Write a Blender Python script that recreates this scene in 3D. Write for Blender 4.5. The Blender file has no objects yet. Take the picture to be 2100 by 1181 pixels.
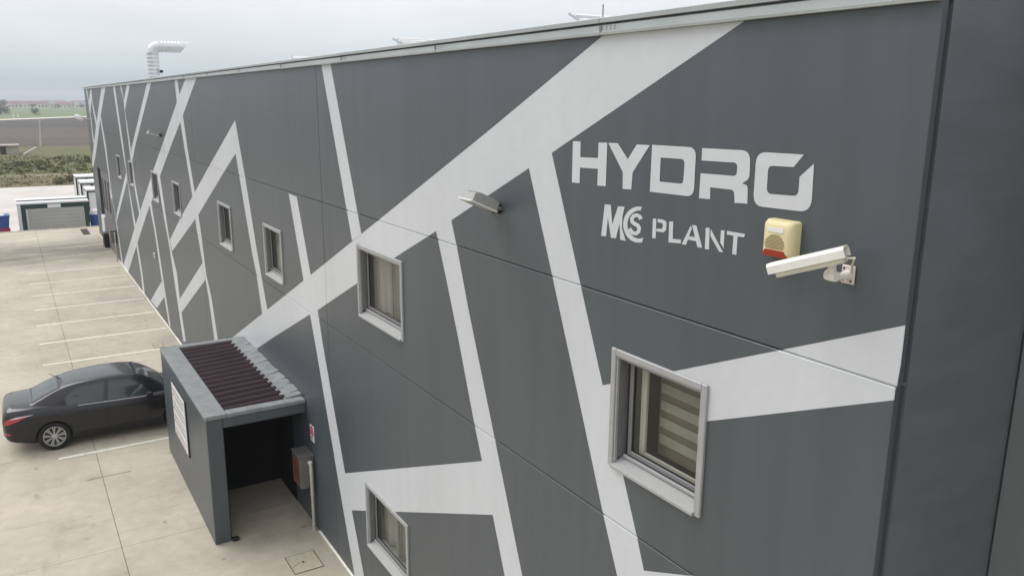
import bpy, bmesh, math, random
from mathutils import Vector, Matrix
from mathutils.geometry import delaunay_2d_cdt

random.seed(7)
scene = bpy.context.scene
COL = scene.collection
R = math.radians

# ------------------------------------------------------------------ camera
cam_data = bpy.data.cameras.new('camera')
cam_data.sensor_width = 36.0
cam_data.lens = 28.41
cam_data.clip_start = 0.05
cam_data.clip_end = 40000
cam = bpy.data.objects.new('camera', cam_data)
COL.objects.link(cam)
scene.camera = cam
PITCH, YAW, ROLL = 0.22634511, 2.58656643, 0.00645653
_f = Vector((math.cos(YAW) * math.cos(PITCH), math.sin(YAW) * math.cos(PITCH), -math.sin(PITCH)))
_r = Vector((math.sin(YAW), -math.cos(YAW), 0))
_u = _r.cross(_f)
_r, _u = _r * math.cos(ROLL) + _u * math.sin(ROLL), _u * math.cos(ROLL) - _r * math.sin(ROLL)
M = Matrix((( _r.x, _u.x, -_f.x, 0.0), (_r.y, _u.y, -_f.y, -4.15), (_r.z, _u.z, -_f.z, 7.745), (0, 0, 0, 1)))
cam.matrix_world = M

# ------------------------------------------------------------------ sky: overcast with a bluish band low down
SUN_EL, SUN_AZ = 52.0, 232.0
world = bpy.data.worlds.new('World')
scene.world = world
world.use_nodes = True
nt = world.node_tree
nt.nodes.clear()
def wn(t, **k):
    n = nt.nodes.new(t)
    for a, b in k.items():
        setattr(n, a, b)
    return n
out = wn('ShaderNodeOutputWorld')
mix = wn('ShaderNodeMixShader')
mix.inputs[0].default_value = 0.9
sky = wn('ShaderNodeTexSky', sky_type='NISHITA', sun_disc=False)
sky.sun_elevation = R(SUN_EL)
sky.sun_rotation = R(SUN_AZ)
bg1 = wn('ShaderNodeBackground')
bg1.inputs[1].default_value = 0.10
bg2 = wn('ShaderNodeBackground')
tc = wn('ShaderNodeTexCoord')
sep = wn('ShaderNodeSeparateXYZ')
ramp = wn('ShaderNodeValToRGB')
cr = ramp.color_ramp
cr.interpolation = 'B_SPLINE'
cr.elements[0].position = 0.0
cr.elements[0].color = (0.28, 0.355, 0.41, 1)
cr.elements[1].position = 1.0
cr.elements[1].color = (1.02, 1.03, 1.05, 1)
for p, c in ((0.014, (0.31, 0.385, 0.44)), (0.035, (0.47, 0.53, 0.58)), (0.075, (0.61, 0.64, 0.67)), (0.13, (0.72, 0.735, 0.75)), (0.35, (0.86, 0.88, 0.90))):
    e = cr.elements.new(p)
    e.color = (*c, 1)
mp = wn('ShaderNodeMapping')
mp.inputs['Scale'].default_value = (1.6, 1.6, 9.0)
noi = wn('ShaderNodeTexNoise')
noi.inputs['Scale'].default_value = 2.1
noi.inputs['Detail'].default_value = 5.0
noi.inputs['Roughness'].default_value = 0.55
cl = wn('ShaderNodeMapRange')
cl.inputs[1].default_value = 0.3
cl.inputs[2].default_value = 0.7
cl.inputs[3].default_value = 0.92
cl.inputs[4].default_value = 1.06
mul = wn('ShaderNodeVectorMath', operation='SCALE')
lk = nt.links.new
lk(tc.outputs['Generated'], sep.inputs[0])
lk(sep.outputs['Z'], ramp.inputs[0])
lk(tc.outputs['Generated'], mp.inputs[0])
lk(mp.outputs[0], noi.inputs['Vector'])
lk(noi.outputs[0], cl.inputs[0])
lk(ramp.outputs[0], mul.inputs[0])
lk(cl.outputs[0], mul.inputs['Scale'])
lk(mul.outputs[0], bg2.inputs[0])
bg2.inputs[1].default_value = 1.0
lk(sky.outputs[0], bg1.inputs[0])
lk(bg1.outputs[0], mix.inputs[1])
lk(bg2.outputs[0], mix.inputs[2])
lk(mix.outputs[0], out.inputs[0])

sun_d = bpy.data.lights.new('sun', 'SUN')
sun_d.energy = 1.4
sun_d.angle = R(42)
sun_d.color = (1.0, 0.975, 0.94)
sun = bpy.data.objects.new('sun', sun_d)
COL.objects.link(sun)
# light travels from the yard side (-y, a little -x) down on to the wall
_az = R(SUN_AZ)
_to = Vector((math.sin(_az) * math.cos(R(SUN_EL)), math.cos(_az) * math.cos(R(SUN_EL)), math.sin(R(SUN_EL))))
sun.rotation_euler = _to.to_track_quat('Z', 'Y').to_euler()

vs = scene.view_settings
vs.view_transform = 'Standard'
vs.look = 'None'
vs.exposure = 0.45
vs.gamma = 1.0
vs.use_curve_mapping = False
scene.cycles.max_bounces = 6
scene.cycles.transparent_max_bounces = 12

# ------------------------------------------------------------------ materials
def material(name, col, rough=0.6, metal=0.0, var=0.0, scale=3.0, stretch=(1, 1, 1), bump=0.0, bscale=60.0, spec=0.5,
             coat=0.0, trans=0.0, alpha=1.0, col2=None, detail=6.0, bdist=0.01):
    m = bpy.data.materials.new(name)
    m.use_nodes = True
    t = m.node_tree
    b = t.nodes['Principled BSDF']
    b.inputs['Base Color'].default_value = (*col, 1)
    b.inputs['Roughness'].default_value = rough
    b.inputs['Metallic'].default_value = metal
    b.inputs['Specular IOR Level'].default_value = spec
    b.inputs['Coat Weight'].default_value = coat
    b.inputs['Coat Roughness'].default_value = 0.05
    b.inputs['Transmission Weight'].default_value = trans
    b.inputs['Alpha'].default_value = alpha
    tcn = t.nodes.new('ShaderNodeTexCoord')
    if var > 0 or col2:
        mpn = t.nodes.new('ShaderNodeMapping')
        mpn.inputs['Scale'].default_value = stretch
        nz = t.nodes.new('ShaderNodeTexNoise')
        nz.inputs['Scale'].default_value = scale
        nz.inputs['Detail'].default_value = detail
        nz.inputs['Roughness'].default_value = 0.62
        rp = t.nodes.new('ShaderNodeValToRGB')
        c2 = col2 or tuple(min(1, c * (1 + var)) for c in col)
        c1 = tuple(c * (1 - var) for c in col) if not col2 else col
        rp.color_ramp.elements[0].position = 0.33
        rp.color_ramp.elements[1].position = 0.67
        rp.color_ramp.elements[0].color = (*c1, 1)
        rp.color_ramp.elements[1].color = (*c2, 1)
        t.links.new(tcn.outputs['Object'], mpn.inputs[0])
        t.links.new(mpn.outputs[0], nz.inputs['Vector'])
        t.links.new(nz.outputs[0], rp.inputs[0])
        t.links.new(rp.outputs[0], b.inputs['Base Color'])
    if bump > 0:
        nb = t.nodes.new('ShaderNodeTexNoise')
        nb.inputs['Scale'].default_value = bscale
        nb.inputs['Detail'].default_value = 3.0
        bp = t.nodes.new('ShaderNodeBump')
        bp.inputs['Strength'].default_value = bump
        bp.inputs['Distance'].default_value = bdist
        t.links.new(tcn.outputs['Object'], nb.inputs['Vector'])
        t.links.new(nb.outputs[0], bp.inputs['Height'])
        t.links.new(bp.outputs[0], b.inputs['Normal'])
    return m

def wall_paint(name, col, dirt, grain=(1.4, 1, 0.10)):
    """matt masonry paint: faint roller patches, rain streaks and specks"""
    m = material(name, col, rough=0.40, bump=0.04, bscale=35.0, bdist=0.003, spec=0.65)
    t = m.node_tree
    b = t.nodes['Principled BSDF']
    tcn = t.nodes.new('ShaderNodeTexCoord')
    def noise(sc, st, lo, hi, a, c):
        mpn = t.nodes.new('ShaderNodeMapping')
        mpn.inputs['Scale'].default_value = st
        nz = t.nodes.new('ShaderNodeTexNoise')
        nz.inputs['Scale'].default_value = sc
        nz.inputs['Detail'].default_value = 5
        mr = t.nodes.new('ShaderNodeMapRange')
        mr.inputs[1].default_value = lo
        mr.inputs[2].default_value = hi
        mr.inputs[3].default_value = a
        mr.inputs[4].default_value = c
        t.links.new(tcn.outputs['Object'], mpn.inputs[0])
        t.links.new(mpn.outputs[0], nz.inputs['Vector'])
        t.links.new(nz.outputs[0], mr.inputs[0])
        return mr
    n1 = noise(0.55, (1, 1, 0.5), 0.3, 0.7, 0.95, 1.05)
    n2 = noise(3.0, grain, 0.35, 0.75, 1.0 + dirt, 1.0 - dirt)
    n3 = noise(9.0, (1, 1, 1), 0.25, 0.75, 0.97, 1.03)
    a1 = t.nodes.new('ShaderNodeMath')
    a1.operation = 'MULTIPLY'
    a2 = t.nodes.new('ShaderNodeMath')
    a2.operation = 'MULTIPLY'
    t.links.new(n1.outputs[0], a1.inputs[0])
    t.links.new(n2.outputs[0], a1.inputs[1])
    t.links.new(a1.outputs[0], a2.inputs[0])
    t.links.new(n3.outputs[0], a2.inputs[1])
    vm = t.nodes.new('ShaderNodeVectorMath')
    vm.operation = 'SCALE'
    vm.inputs[0].default_value = col
    t.links.new(a2.outputs[0], vm.inputs['Scale'])
    t.links.new(vm.outputs[0], b.inputs['Base Color'])
    return m

def concrete_yard(name):
    m = material(name, (0.45, 0.405, 0.318), rough=0.75, bump=0.25, bscale=25.0, bdist=0.004)
    t = m.node_tree
    b = t.nodes['Principled BSDF']
    geo = t.nodes.new('ShaderNodeNewGeometry')
    def noise(sc, st, lo, hi, a, c, off=(0, 0, 0)):
        mpn = t.nodes.new('ShaderNodeMapping')
        mpn.inputs['Scale'].default_value = st
        mpn.inputs['Location'].default_value = off
        nz = t.nodes.new('ShaderNodeTexNoise')
        nz.inputs['Scale'].default_value = sc
        nz.inputs['Detail'].default_value = 7
        nz.inputs['Roughness'].default_value = 0.6
        mr = t.nodes.new('ShaderNodeMapRange')
        mr.inputs[1].default_value = lo
        mr.inputs[2].default_value = hi
        mr.inputs[3].default_value = a
        mr.inputs[4].default_value = c
        t.links.new(geo.outputs['Position'], mpn.inputs[0])
        t.links.new(mpn.outputs[0], nz.inputs['Vector'])
        t.links.new(nz.outputs[0], mr.inputs[0])
        return mr
    def op(o, x, y):
        n = t.nodes.new('ShaderNodeMath')
        n.operation = o
        for i, v in enumerate((x, y)):
            if isinstance(v, (int, float)):
                n.inputs[i].default_value = v
            else:
                t.links.new(v.outputs[0], n.inputs[i])
        return n
    n1 = noise(0.45, (1, 1, 1), 0.3, 0.7, 0.82, 1.12)
    n2 = noise(4.0, (1, 1, 1), 0.3, 0.7, 0.92, 1.07)
    n3 = noise(1.4, (0.5, 2.2, 1), 0.60, 0.78, 1.0, 0.80)
    n4 = noise(2.6, (1, 1, 1), 0.64, 0.74, 1.0, 0.62, (7, 3, 0))
    n6 = noise(1.1, (3.2, 0.22, 1), 0.56, 0.74, 1.0, 0.84, (1, 5, 0))
    n7 = noise(38.0, (1, 1, 1), 0.3, 0.7, 0.93, 1.06)
    n8 = noise(0.9, (1, 1, 1), 0.52, 0.70, 1.0, 0.86, (4, 8, 0))
    prod = op('MULTIPLY', op('MULTIPLY', op('MULTIPLY', n1, n2), op('MULTIPLY', n3, n4)), op('MULTIPLY', n6, op('MULTIPLY', n7, n8)))
    # tyre rubber and grime tracked out of the loading door
    sepp = t.nodes.new('ShaderNodeSeparateXYZ')
    t.links.new(geo.outputs['Position'], sepp.inputs[0])
    g = t.nodes.new('ShaderNodeMapRange')
    g.interpolation_type = 'SMOOTHSTEP'
    dx = t.nodes.new('ShaderNodeMath')
    dx.operation = 'ADD'
    dx.inputs[1].default_value = 47.6
    t.links.new(sepp.outputs[0], dx.inputs[0])
    ab = t.nodes.new('ShaderNodeMath')
    ab.operation = 'ABSOLUTE'
    t.links.new(dx.outputs[0], ab.inputs[0])
    g.inputs[1].default_value = 1.0
    g.inputs[2].default_value = 5.2
    g.inputs[3].default_value = 1.0
    g.inputs[4].default_value = 0.0
    t.links.new(ab.outputs[0], g.inputs[0])
    n5 = noise(1.2, (1.6, 0.25, 1), 0.30, 0.62, 0.18, 0.68, (2, 9, 0))
    track = op('SUBTRACT', 1.0, op('MULTIPLY', g, n5))
    prod = op('MULTIPLY', prod, track)
    vm = t.nodes.new('ShaderNodeVectorMath')
    vm.operation = 'SCALE'
    vm.inputs[0].default_value = (0.47, 0.42, 0.337)
    t.links.new(prod.outputs[0], vm.inputs['Scale'])
    t.links.new(vm.outputs[0], b.inputs['Base Color'])
    return m

MAT = {}
MAT['grey'] = wall_paint('wall paint slate grey', (0.064, 0.0755, 0.0845), 0.09)
MAT['white'] = wall_paint('wall paint off white', (0.548, 0.565, 0.585), 0.02)
MAT['return_lifted'] = wall_paint('wall paint blue grey lightened for recess', (0.118, 0.125, 0.139), 0.10, (1, 0.5, 2.6))  # bluish wall colour, lightened to offset the shade in the recessed corner
MAT['setback_lifted'] = wall_paint('wall paint grey lightened for recess', (0.165, 0.178, 0.182), 0.08)  # same wall grey, its colour raised against the shade of the recess
MAT['gap'] = material('joint sealant dark', (0.045, 0.048, 0.052), 0.9)
MAT['yard'] = concrete_yard('yard concrete')
MAT['joint'] = material('joint filler', (0.23, 0.20, 0.155), 0.9)
MAT['line'] = material('worn road paint', (0.68, 0.65, 0.56), 0.7, col2=(0.85, 0.83, 0.76), scale=9)
MAT['zinc'] = material('galvanised sheet', (0.44, 0.47, 0.475), 0.42, metal=0.35, var=0.08, scale=1.5, stretch=(1, 1, 5))
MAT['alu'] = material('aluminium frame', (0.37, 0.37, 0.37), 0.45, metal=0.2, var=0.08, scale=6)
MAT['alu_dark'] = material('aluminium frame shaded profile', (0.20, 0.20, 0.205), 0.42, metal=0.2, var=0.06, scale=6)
MAT['sill'] = material('stone sill', (0.34, 0.34, 0.335), 0.6, var=0.09, scale=40, bump=0.1, bscale=120)
MAT['black'] = material('black rubber', (0.012, 0.012, 0.013), 0.6)
MAT['interior'] = material('dark room', (0.05, 0.05, 0.05), 0.9)
MAT['curtain'] = material('grey net curtain', (0.35, 0.34, 0.305), 0.85, var=0.16, scale=7, stretch=(2.2, 1, 0.08))
MAT['curtain_warm'] = material('warm curtain', (0.44, 0.35, 0.23), 0.85, var=0.2, scale=6, stretch=(2.5, 1, 0.1))
MAT['blind'] = material('cream blind', (0.34, 0.33, 0.26), 0.8, var=0.12, scale=5)
MAT['blind_sheer'] = material('sheer blind', (0.17, 0.155, 0.10), 0.8, var=0.1, scale=5)
MAT['cream'] = material('cream plastic sash', (0.55, 0.54, 0.45), 0.5)

def glass_mat(name, tint, alpha):
    m = bpy.data.materials.new(name)
    m.use_nodes = True
    t = m.node_tree
    t.nodes.clear()
    o = t.nodes.new('ShaderNodeOutputMaterial')
    tr = t.nodes.new('ShaderNodeBsdfTransparent')
    tr.inputs[0].default_value = (*tint, 1)
    gl = t.nodes.new('ShaderNodeBsdfGlossy')
    gl.inputs['Roughness'].default_value = 0.03
    lw = t.nodes.new('ShaderNodeLayerWeight')
    lw.inputs[0].default_value = 0.5
    fr = t.nodes.new('ShaderNodeMath')
    fr.operation = 'POWER'
    fr.inputs[1].default_value = 5.0
    t.links.new(lw.outputs['Facing'], fr.inputs[0])
    mr = t.nodes.new('ShaderNodeMapRange')
    mr.inputs[3].default_value = alpha
    mr.inputs[4].default_value = 1.0
    mx = t.nodes.new('ShaderNodeMixShader')
    t.links.new(fr.outputs[0], mr.inputs[0])
    t.links.new(mr.outputs[0], mx.inputs[0])
    t.links.new(tr.outputs[0], mx.inputs[1])
    t.links.new(gl.outputs[0], mx.inputs[2])
    t.links.new(mx.outputs[0], o.inputs[0])
    return m
MAT['glass'] = glass_mat('window glass', (0.80, 0.82, 0.80), 0.06)
MAT['car_glass'] = material('tinted car glass', (0.030, 0.038, 0.038), 0.06, spec=0.7)

# ------------------------------------------------------------------ mesh helpers
class MB:
    def __init__(self):
        self.v, self.f, self.m, self.mats = [], [], [], []
    def slot(self, mat):
        mt = MAT[mat] if isinstance(mat, str) else mat
        if mt not in self.mats:
            self.mats.append(mt)
        return self.mats.index(mt)
    def add(self, verts, faces, mat):
        s = self.slot(mat)
        o = len(self.v)
        self.v += [tuple(p) for p in verts]
        self.f += [tuple(i + o for i in f) for f in faces]
        self.m += [s] * len(faces)
        return self
    def box(self, a, b, mat, mtx=None):
        x0, y0, z0 = a
        x1, y1, z1 = b
        vs_ = [(x0, y0, z0), (x1, y0, z0), (x1, y1, z0), (x0, y1, z0), (x0, y0, z1), (x1, y0, z1), (x1, y1, z1), (x0, y1, z1)]
        if mtx is not None:
            vs_ = [mtx @ Vector(p) for p in vs_]
        return self.add(vs_, [(3, 2, 1, 0), (4, 5, 6, 7), (0, 1, 5, 4), (1, 2, 6, 5), (2, 3, 7, 6), (3, 0, 4, 7)], mat)
    def cbox(self, a, b, mat, c=0.01, mtx=None):
        """box with chamfered edges"""
        bm_ = bmesh.new()
        bmesh.ops.create_cube(bm_, size=1.0)
        for v in bm_.verts:
            v.co = Vector([(a[i] + b[i]) / 2 + v.co[i] * (b[i] - a[i]) for i in range(3)])
        bmesh.ops.bevel(bm_, geom=bm_.edges[:], offset=c, segments=1, profile=0.5, affect='EDGES')
        bm_.verts.index_update()
        vs_ = [mtx @ v.co if mtx is not None else v.co.copy() for v in bm_.verts]
        fs = [[v.index for v in f.verts] for f in bm_.faces]
        bm_.free()
        return self.add(vs_, fs, mat)
    def profile(self, pts, axis, a, b, mat, closed=True):
        """2D outline extruded along an axis ('x': pts are (y,z); 'y': (x,z); 'z': (x,y))"""
        def mk(p, t):
            return {'x': (t, p[0], p[1]), 'y': (p[0], t, p[1]), 'z': (p[0], p[1], t)}[axis]
        n = len(pts)
        vs_ = [mk(p, a) for p in pts] + [mk(p, b) for p in pts]
        fs = [(i, (i + 1) % n, n + (i + 1) % n, n + i) for i in range(n if closed else n - 1)]
        if closed:
            fs += [tuple(range(n - 1, -1, -1)), tuple(range(n, 2 * n))]
        return self.add(vs_, fs, mat)
    def tube(self, path, r, mat, seg=10, caps=True, rads=None):
        path = [Vector(p) for p in path]
        vs_, fs = [], []
        up = None
        for i, p in enumerate(path):
            d = (path[min(i + 1, len(path) - 1)] - path[max(i - 1, 0)]).normalized()
            if up is None:
                up = d.orthogonal().normalized()
            else:
                up = (up - d * up.dot(d)).normalized()
            w = d.cross(up)
            rr = rads[i] if rads else r
            for k in range(seg):
                a = 2 * math.pi * k / seg
                vs_.append(p + (up * math.cos(a) + w * math.sin(a)) * rr)
        for i in range(len(path) - 1):
            for k in range(seg):
                k2 = (k + 1) % seg
                fs.append((i * seg + k, i * seg + k2, (i + 1) * seg + k2, (i + 1) * seg + k))
        if caps:
            fs.append(tuple(range(seg - 1, -1, -1)))
            fs.append(tuple((len(path) - 1) * seg + k for k in range(seg)))
        return self.add(vs_, fs, mat)
    def lathe(self, prof, mat, seg=28, mtx=None):
        """profile (r, t) turned about local X; t runs along X"""
        vs_, fs = [], []
        for r, t in prof:
            for k in range(seg):
                a = 2 * math.pi * k / seg
                p = Vector((t, r * math.cos(a), r * math.sin(a)))
                vs_.append(mtx @ p if mtx is not None else p)
        for i in range(len(prof) - 1):
            for k in range(seg):
                k2 = (k + 1) % seg
                fs.append((i * seg + k, (i + 1) * seg + k, (i + 1) * seg + k2, i * seg + k2))
        return self.add(vs_, fs, mat)
    def grid(self, rows, mat):
        n = len(rows[0])
        vs_ = [p for r in rows for p in r]
        fs = [(i * n + j, i * n + j + 1, (i + 1) * n + j + 1, (i + 1) * n + j) for i in range(len(rows) - 1) for j in range(n - 1)]
        return self.add(vs_, fs, mat)
    def build(self, name, parent=None, smooth=None, loc=None, kind=None):
        me = bpy.data.meshes.new(name)
        me.from_pydata([tuple(p) for p in self.v], [], self.f)
        for mt in self.mats:
            me.materials.append(mt)
        me.polygons.foreach_set('material_index', self.m)
        bm_ = bmesh.new()
        bm_.from_mesh(me)
        bmesh.ops.remove_doubles(bm_, verts=bm_.verts, dist=1e-5)
        bmesh.ops.recalc_face_normals(bm_, faces=bm_.faces)
        bm_.to_mesh(me)
        bm_.free()
        if smooth is not None:
            me.polygons.foreach_set('use_smooth', [True] * len(me.polygons))
            me.set_sharp_from_angle(angle=R(smooth))
        me.update()
        o = bpy.data.objects.new(name, me)
        COL.objects.link(o)
        if parent is not None:
            o.parent = parent
        if loc:
            o.location = loc
        if kind:
            o['kind'] = kind
        return o

def empty(name, loc=(0, 0, 0), rz=0.0):
    o = bpy.data.objects.new(name, None)
    o.empty_display_size = 0.3
    COL.objects.link(o)
    o.location = loc
    o.rotation_euler = (0, 0, rz)
    return o

def stuff(o):
    o['kind'] = 'stuff'
    return o

def tag(o, label, cat, group=None):
    o['label'] = label
    o['category'] = cat
    if group:
        o['group'] = group
    return o

def struct(o):
    o['kind'] = 'structure'
    return o

def copy_tree(o, parent=None):
    c = o.copy()
    COL.objects.link(c)
    c.parent = parent
    for ch in list(o.children):
        copy_tree(ch, c)
    return c

def inside(p, poly):
    x, y = p
    r = False
    n = len(poly)
    for i in range(n):
        x0, y0 = poly[i][0], poly[i][1]
        x1, y1 = poly[(i + 1) % n][0], poly[(i + 1) % n][1]
        if (y0 > y) != (y1 > y) and x < (x1 - x0) * (y - y0) / (y1 - y0) + x0:
            r = not r
    return r

def fillet(poly):
    """round the corners that carry a radius"""
    res = []
    n = len(poly)
    for i, p in enumerate(poly):
        if len(p) < 3:
            res.append((p[0], p[1]))
            continue
        a = Vector(poly[i - 1][:2])
        c = Vector(poly[(i + 1) % n][:2])
        b = Vector(p[:2])
        k = min(p[2], (a - b).length * 0.49, (c - b).length * 0.49)
        s = b + (a - b).normalized() * k
        e = b + (c - b).normalized() * k
        for j in range(7):
            t = j / 6
            q = s * (1 - t) ** 2 + b * 2 * t * (1 - t) + e * t * t
            res.append((q.x, q.y))
    return res

def tri_polys(polys):
    """triangulate nested outlines (even-odd)"""
    vs_, es = [], []
    for pl in polys:
        o = len(vs_)
        vs_ += [Vector(p[:2]) for p in pl]
        es += [(o + i, o + (i + 1) % len(pl)) for i in range(len(pl))]
    r = delaunay_2d_cdt(vs_, es, [], 0, 1e-6)
    fs = []
    for f in r[2]:
        c = sum((r[0][i] for i in f), Vector((0, 0))) / len(f)
        if sum(inside(c, pl) for pl in polys) % 2:
            fs.append(tuple(f))
    return r[0], fs

HAZE = 0.00045
# wall coordinates (x along the wall, z up) of the painted stripes and letters, in metres
STRIPES=[
 [(-5.346,8.26),(-7.178,7.45),(-9.705,6.357),(-10.753,5.906),(-13.164,4.867),(-16.12,3.601),(-19.887,1.991),(-20.154,1.118),(-17.041,2.56),(-15.806,3.094),(-13.301,4.153),(-12.931,4.297),(-10.999,5.143),(-9.54,5.783),(-8.38,6.273),(-7.997,6.447),(-6.408,7.139),(-6.037,7.3),(-5.689,7.455),(-3.834,8.275)],
 [(-12.152,8.3),(-11.132,5.752),(-10.753,5.906),(-11.746,8.286)],
 [(-14.175,6.146),(-13.566,4.671),(-13.164,4.867),(-13.713,6.132)],
 [(-6.038,7.309),(-5.559,6.199),(-5.199,5.368),(-4.885,4.665),(-4.674,4.188),(-4.535,3.852),(-4.89,3.656),(-5.131,4.182),(-5.495,5.04),(-5.979,6.159),(-6.408,7.144)],
 [(-7.997,6.458),(-7.863,6.164),(-7.611,5.525),(-7.155,4.482),(-7.024,4.184),(-6.42,2.782),(-6.776,2.584),(-7.306,3.82),(-7.478,4.197),(-7.836,5.079),(-8.111,5.704),(-8.38,6.285)],
 [(-12.888,4.332),(-12.714,3.814),(-11.87,1.775),(-11.151,0.196),(-11.585,-0.044),(-12.238,1.523),(-13.115,3.71),(-13.324,4.174)],
 [(-11.932,1.747),(-7.291,3.827),(-7.053,3.278),(-11.655,1.21)],
 [(-5.252,5.345),(-2.531,6.548),(-2.535,6.339),(-2.545,6.103),(-5.15,4.949)],
 [(-4.619,3.905),(-3.965,4.203),(-3.683,3.873),(-4.473,3.38)],
 [(-17.732,7.334),(-17.224,6.212),(-16.595,4.631),(-16.094,3.556),(-16.536,3.393),(-16.81,4.234),(-17.02,4.561),(-17.707,6.174),(-17.893,6.634),(-19.129,6.15),(-22.438,4.8),(-27.282,3.035),(-27.516,3.363),(-25.35,4.308),(-22.773,5.334),(-20.561,6.223),(-19.283,6.72)],
 [(-24.334,8.322),(-24.263,7.671),(-23.973,7.126),(-23.669,6.39),(-23.173,5.322),(-22.914,4.345),(-22.459,3.482),(-22.012,2.633),(-21.686,1.501),(-21.243,1.615),(-21.657,2.708),(-22.089,3.216),(-22.374,4.418),(-22.728,5.287),(-23.247,6.413),(-23.533,7.316),(-23.789,7.878),(-23.92,8.314)],
 [(-22.618,8.312),(-23.767,7.878),(-27.557,6.291),(-29.584,5.464),(-34.254,3.432),(-36.007,2.683),(-41.603,0.15),(-42.181,-0.117),(-40.373,-0.073),(-35.821,2.013),(-32.401,3.578),(-30.609,4.324),(-28.614,5.233),(-25.857,6.396),(-23.548,7.329),(-21.269,8.294)],
 [(-28.904,5.241),(-28.385,4.076),(-27.754,3.088),(-27.33,1.957),(-27.012,1.087),(-26.665,0.196),(-26.204,0.316),(-26.601,1.339),(-26.767,2.414),(-27.397,3.017),(-27.771,3.691),(-27.936,4.13),(-28.376,5.315)],
 [(-31.314,4.111),(-31.143,3.746),(-30.754,3.29),(-30.185,1.789),(-29.873,1.024),(-29.349,0.067),(-29.028,0.092),(-29.479,1.106),(-29.775,1.864),(-30.404,3.337),(-30.669,3.803),(-30.889,4.26)],
 [(-30.12,1.511),(-33.46,0.101),(-31.98,0.115),(-29.832,1.006)],
 [(-22.443,3.492),(-26.701,1.573),(-26.548,1.184),(-22.271,3.056)],
 [(-36.274,1.894),(-35.678,0.785),(-35.64,0.01),(-35.033,0.031),(-35.151,0.881),(-35.767,2.052)],
 [(-38.831,8.317),(-37.772,5.827),(-37.191,4.796),(-36.553,3.1),(-36.293,2.564),(-35.757,2.756),(-36.042,3.161),(-36.961,4.411),(-37.239,5.853),(-38.143,8.308)],
 [(-36.442,8.305),(-35.75,7.645),(-35.479,5.938),(-35.134,4.509),(-34.383,3.359),(-33.971,3.541),(-34.692,4.548),(-35.004,5.961),(-35.597,7.31),(-35.951,8.298)],
 [(-34.286,8.294),(-35.735,7.645),(-35.664,7.3),(-33.42,8.281)],
 [(-29.213,8.299),(-34.741,5.899),(-35.353,5.374),(-34.793,5.447),(-33.649,6.026),(-28.342,8.299)],
 [(-37.158,4.798),(-42.507,2.446),(-43.058,1.919),(-37.217,4.42)],
 [(-45.607,6.833),(-44.881,5.484),(-44.254,3.743),(-43.352,2.287),(-42.461,-0.142),(-41.945,-0.051),(-42.74,1.676),(-43.824,3.235),(-44.145,5.519),(-45.128,6.936)],
 [(-43.311,8.31),(-48.073,6.361),(-52.51,4.398),(-52.838,3.987),(-52.216,3.919),(-49.373,5.033),(-45.295,6.886),(-41.574,8.311)],
 [(-49.079,8.227),(-49.024,7.575),(-48.056,6.236),(-47.357,6.553),(-48.591,7.576),(-48.486,8.222)],
 [(-48.97,8.226),(-50.922,7.541),(-51.004,6.991),(-50.449,6.999),(-49.15,7.7),(-48.54,8.222)],
 [(-51.802,8.277),(-50.922,7.541),(-50.814,6.521),(-50.751,5.307),(-50.097,5.495),(-50.536,6.997),(-50.969,8.269)],
 [(-44.539,3.574),(-44.436,2.861),(-43.558,3.166)],
]
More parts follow.
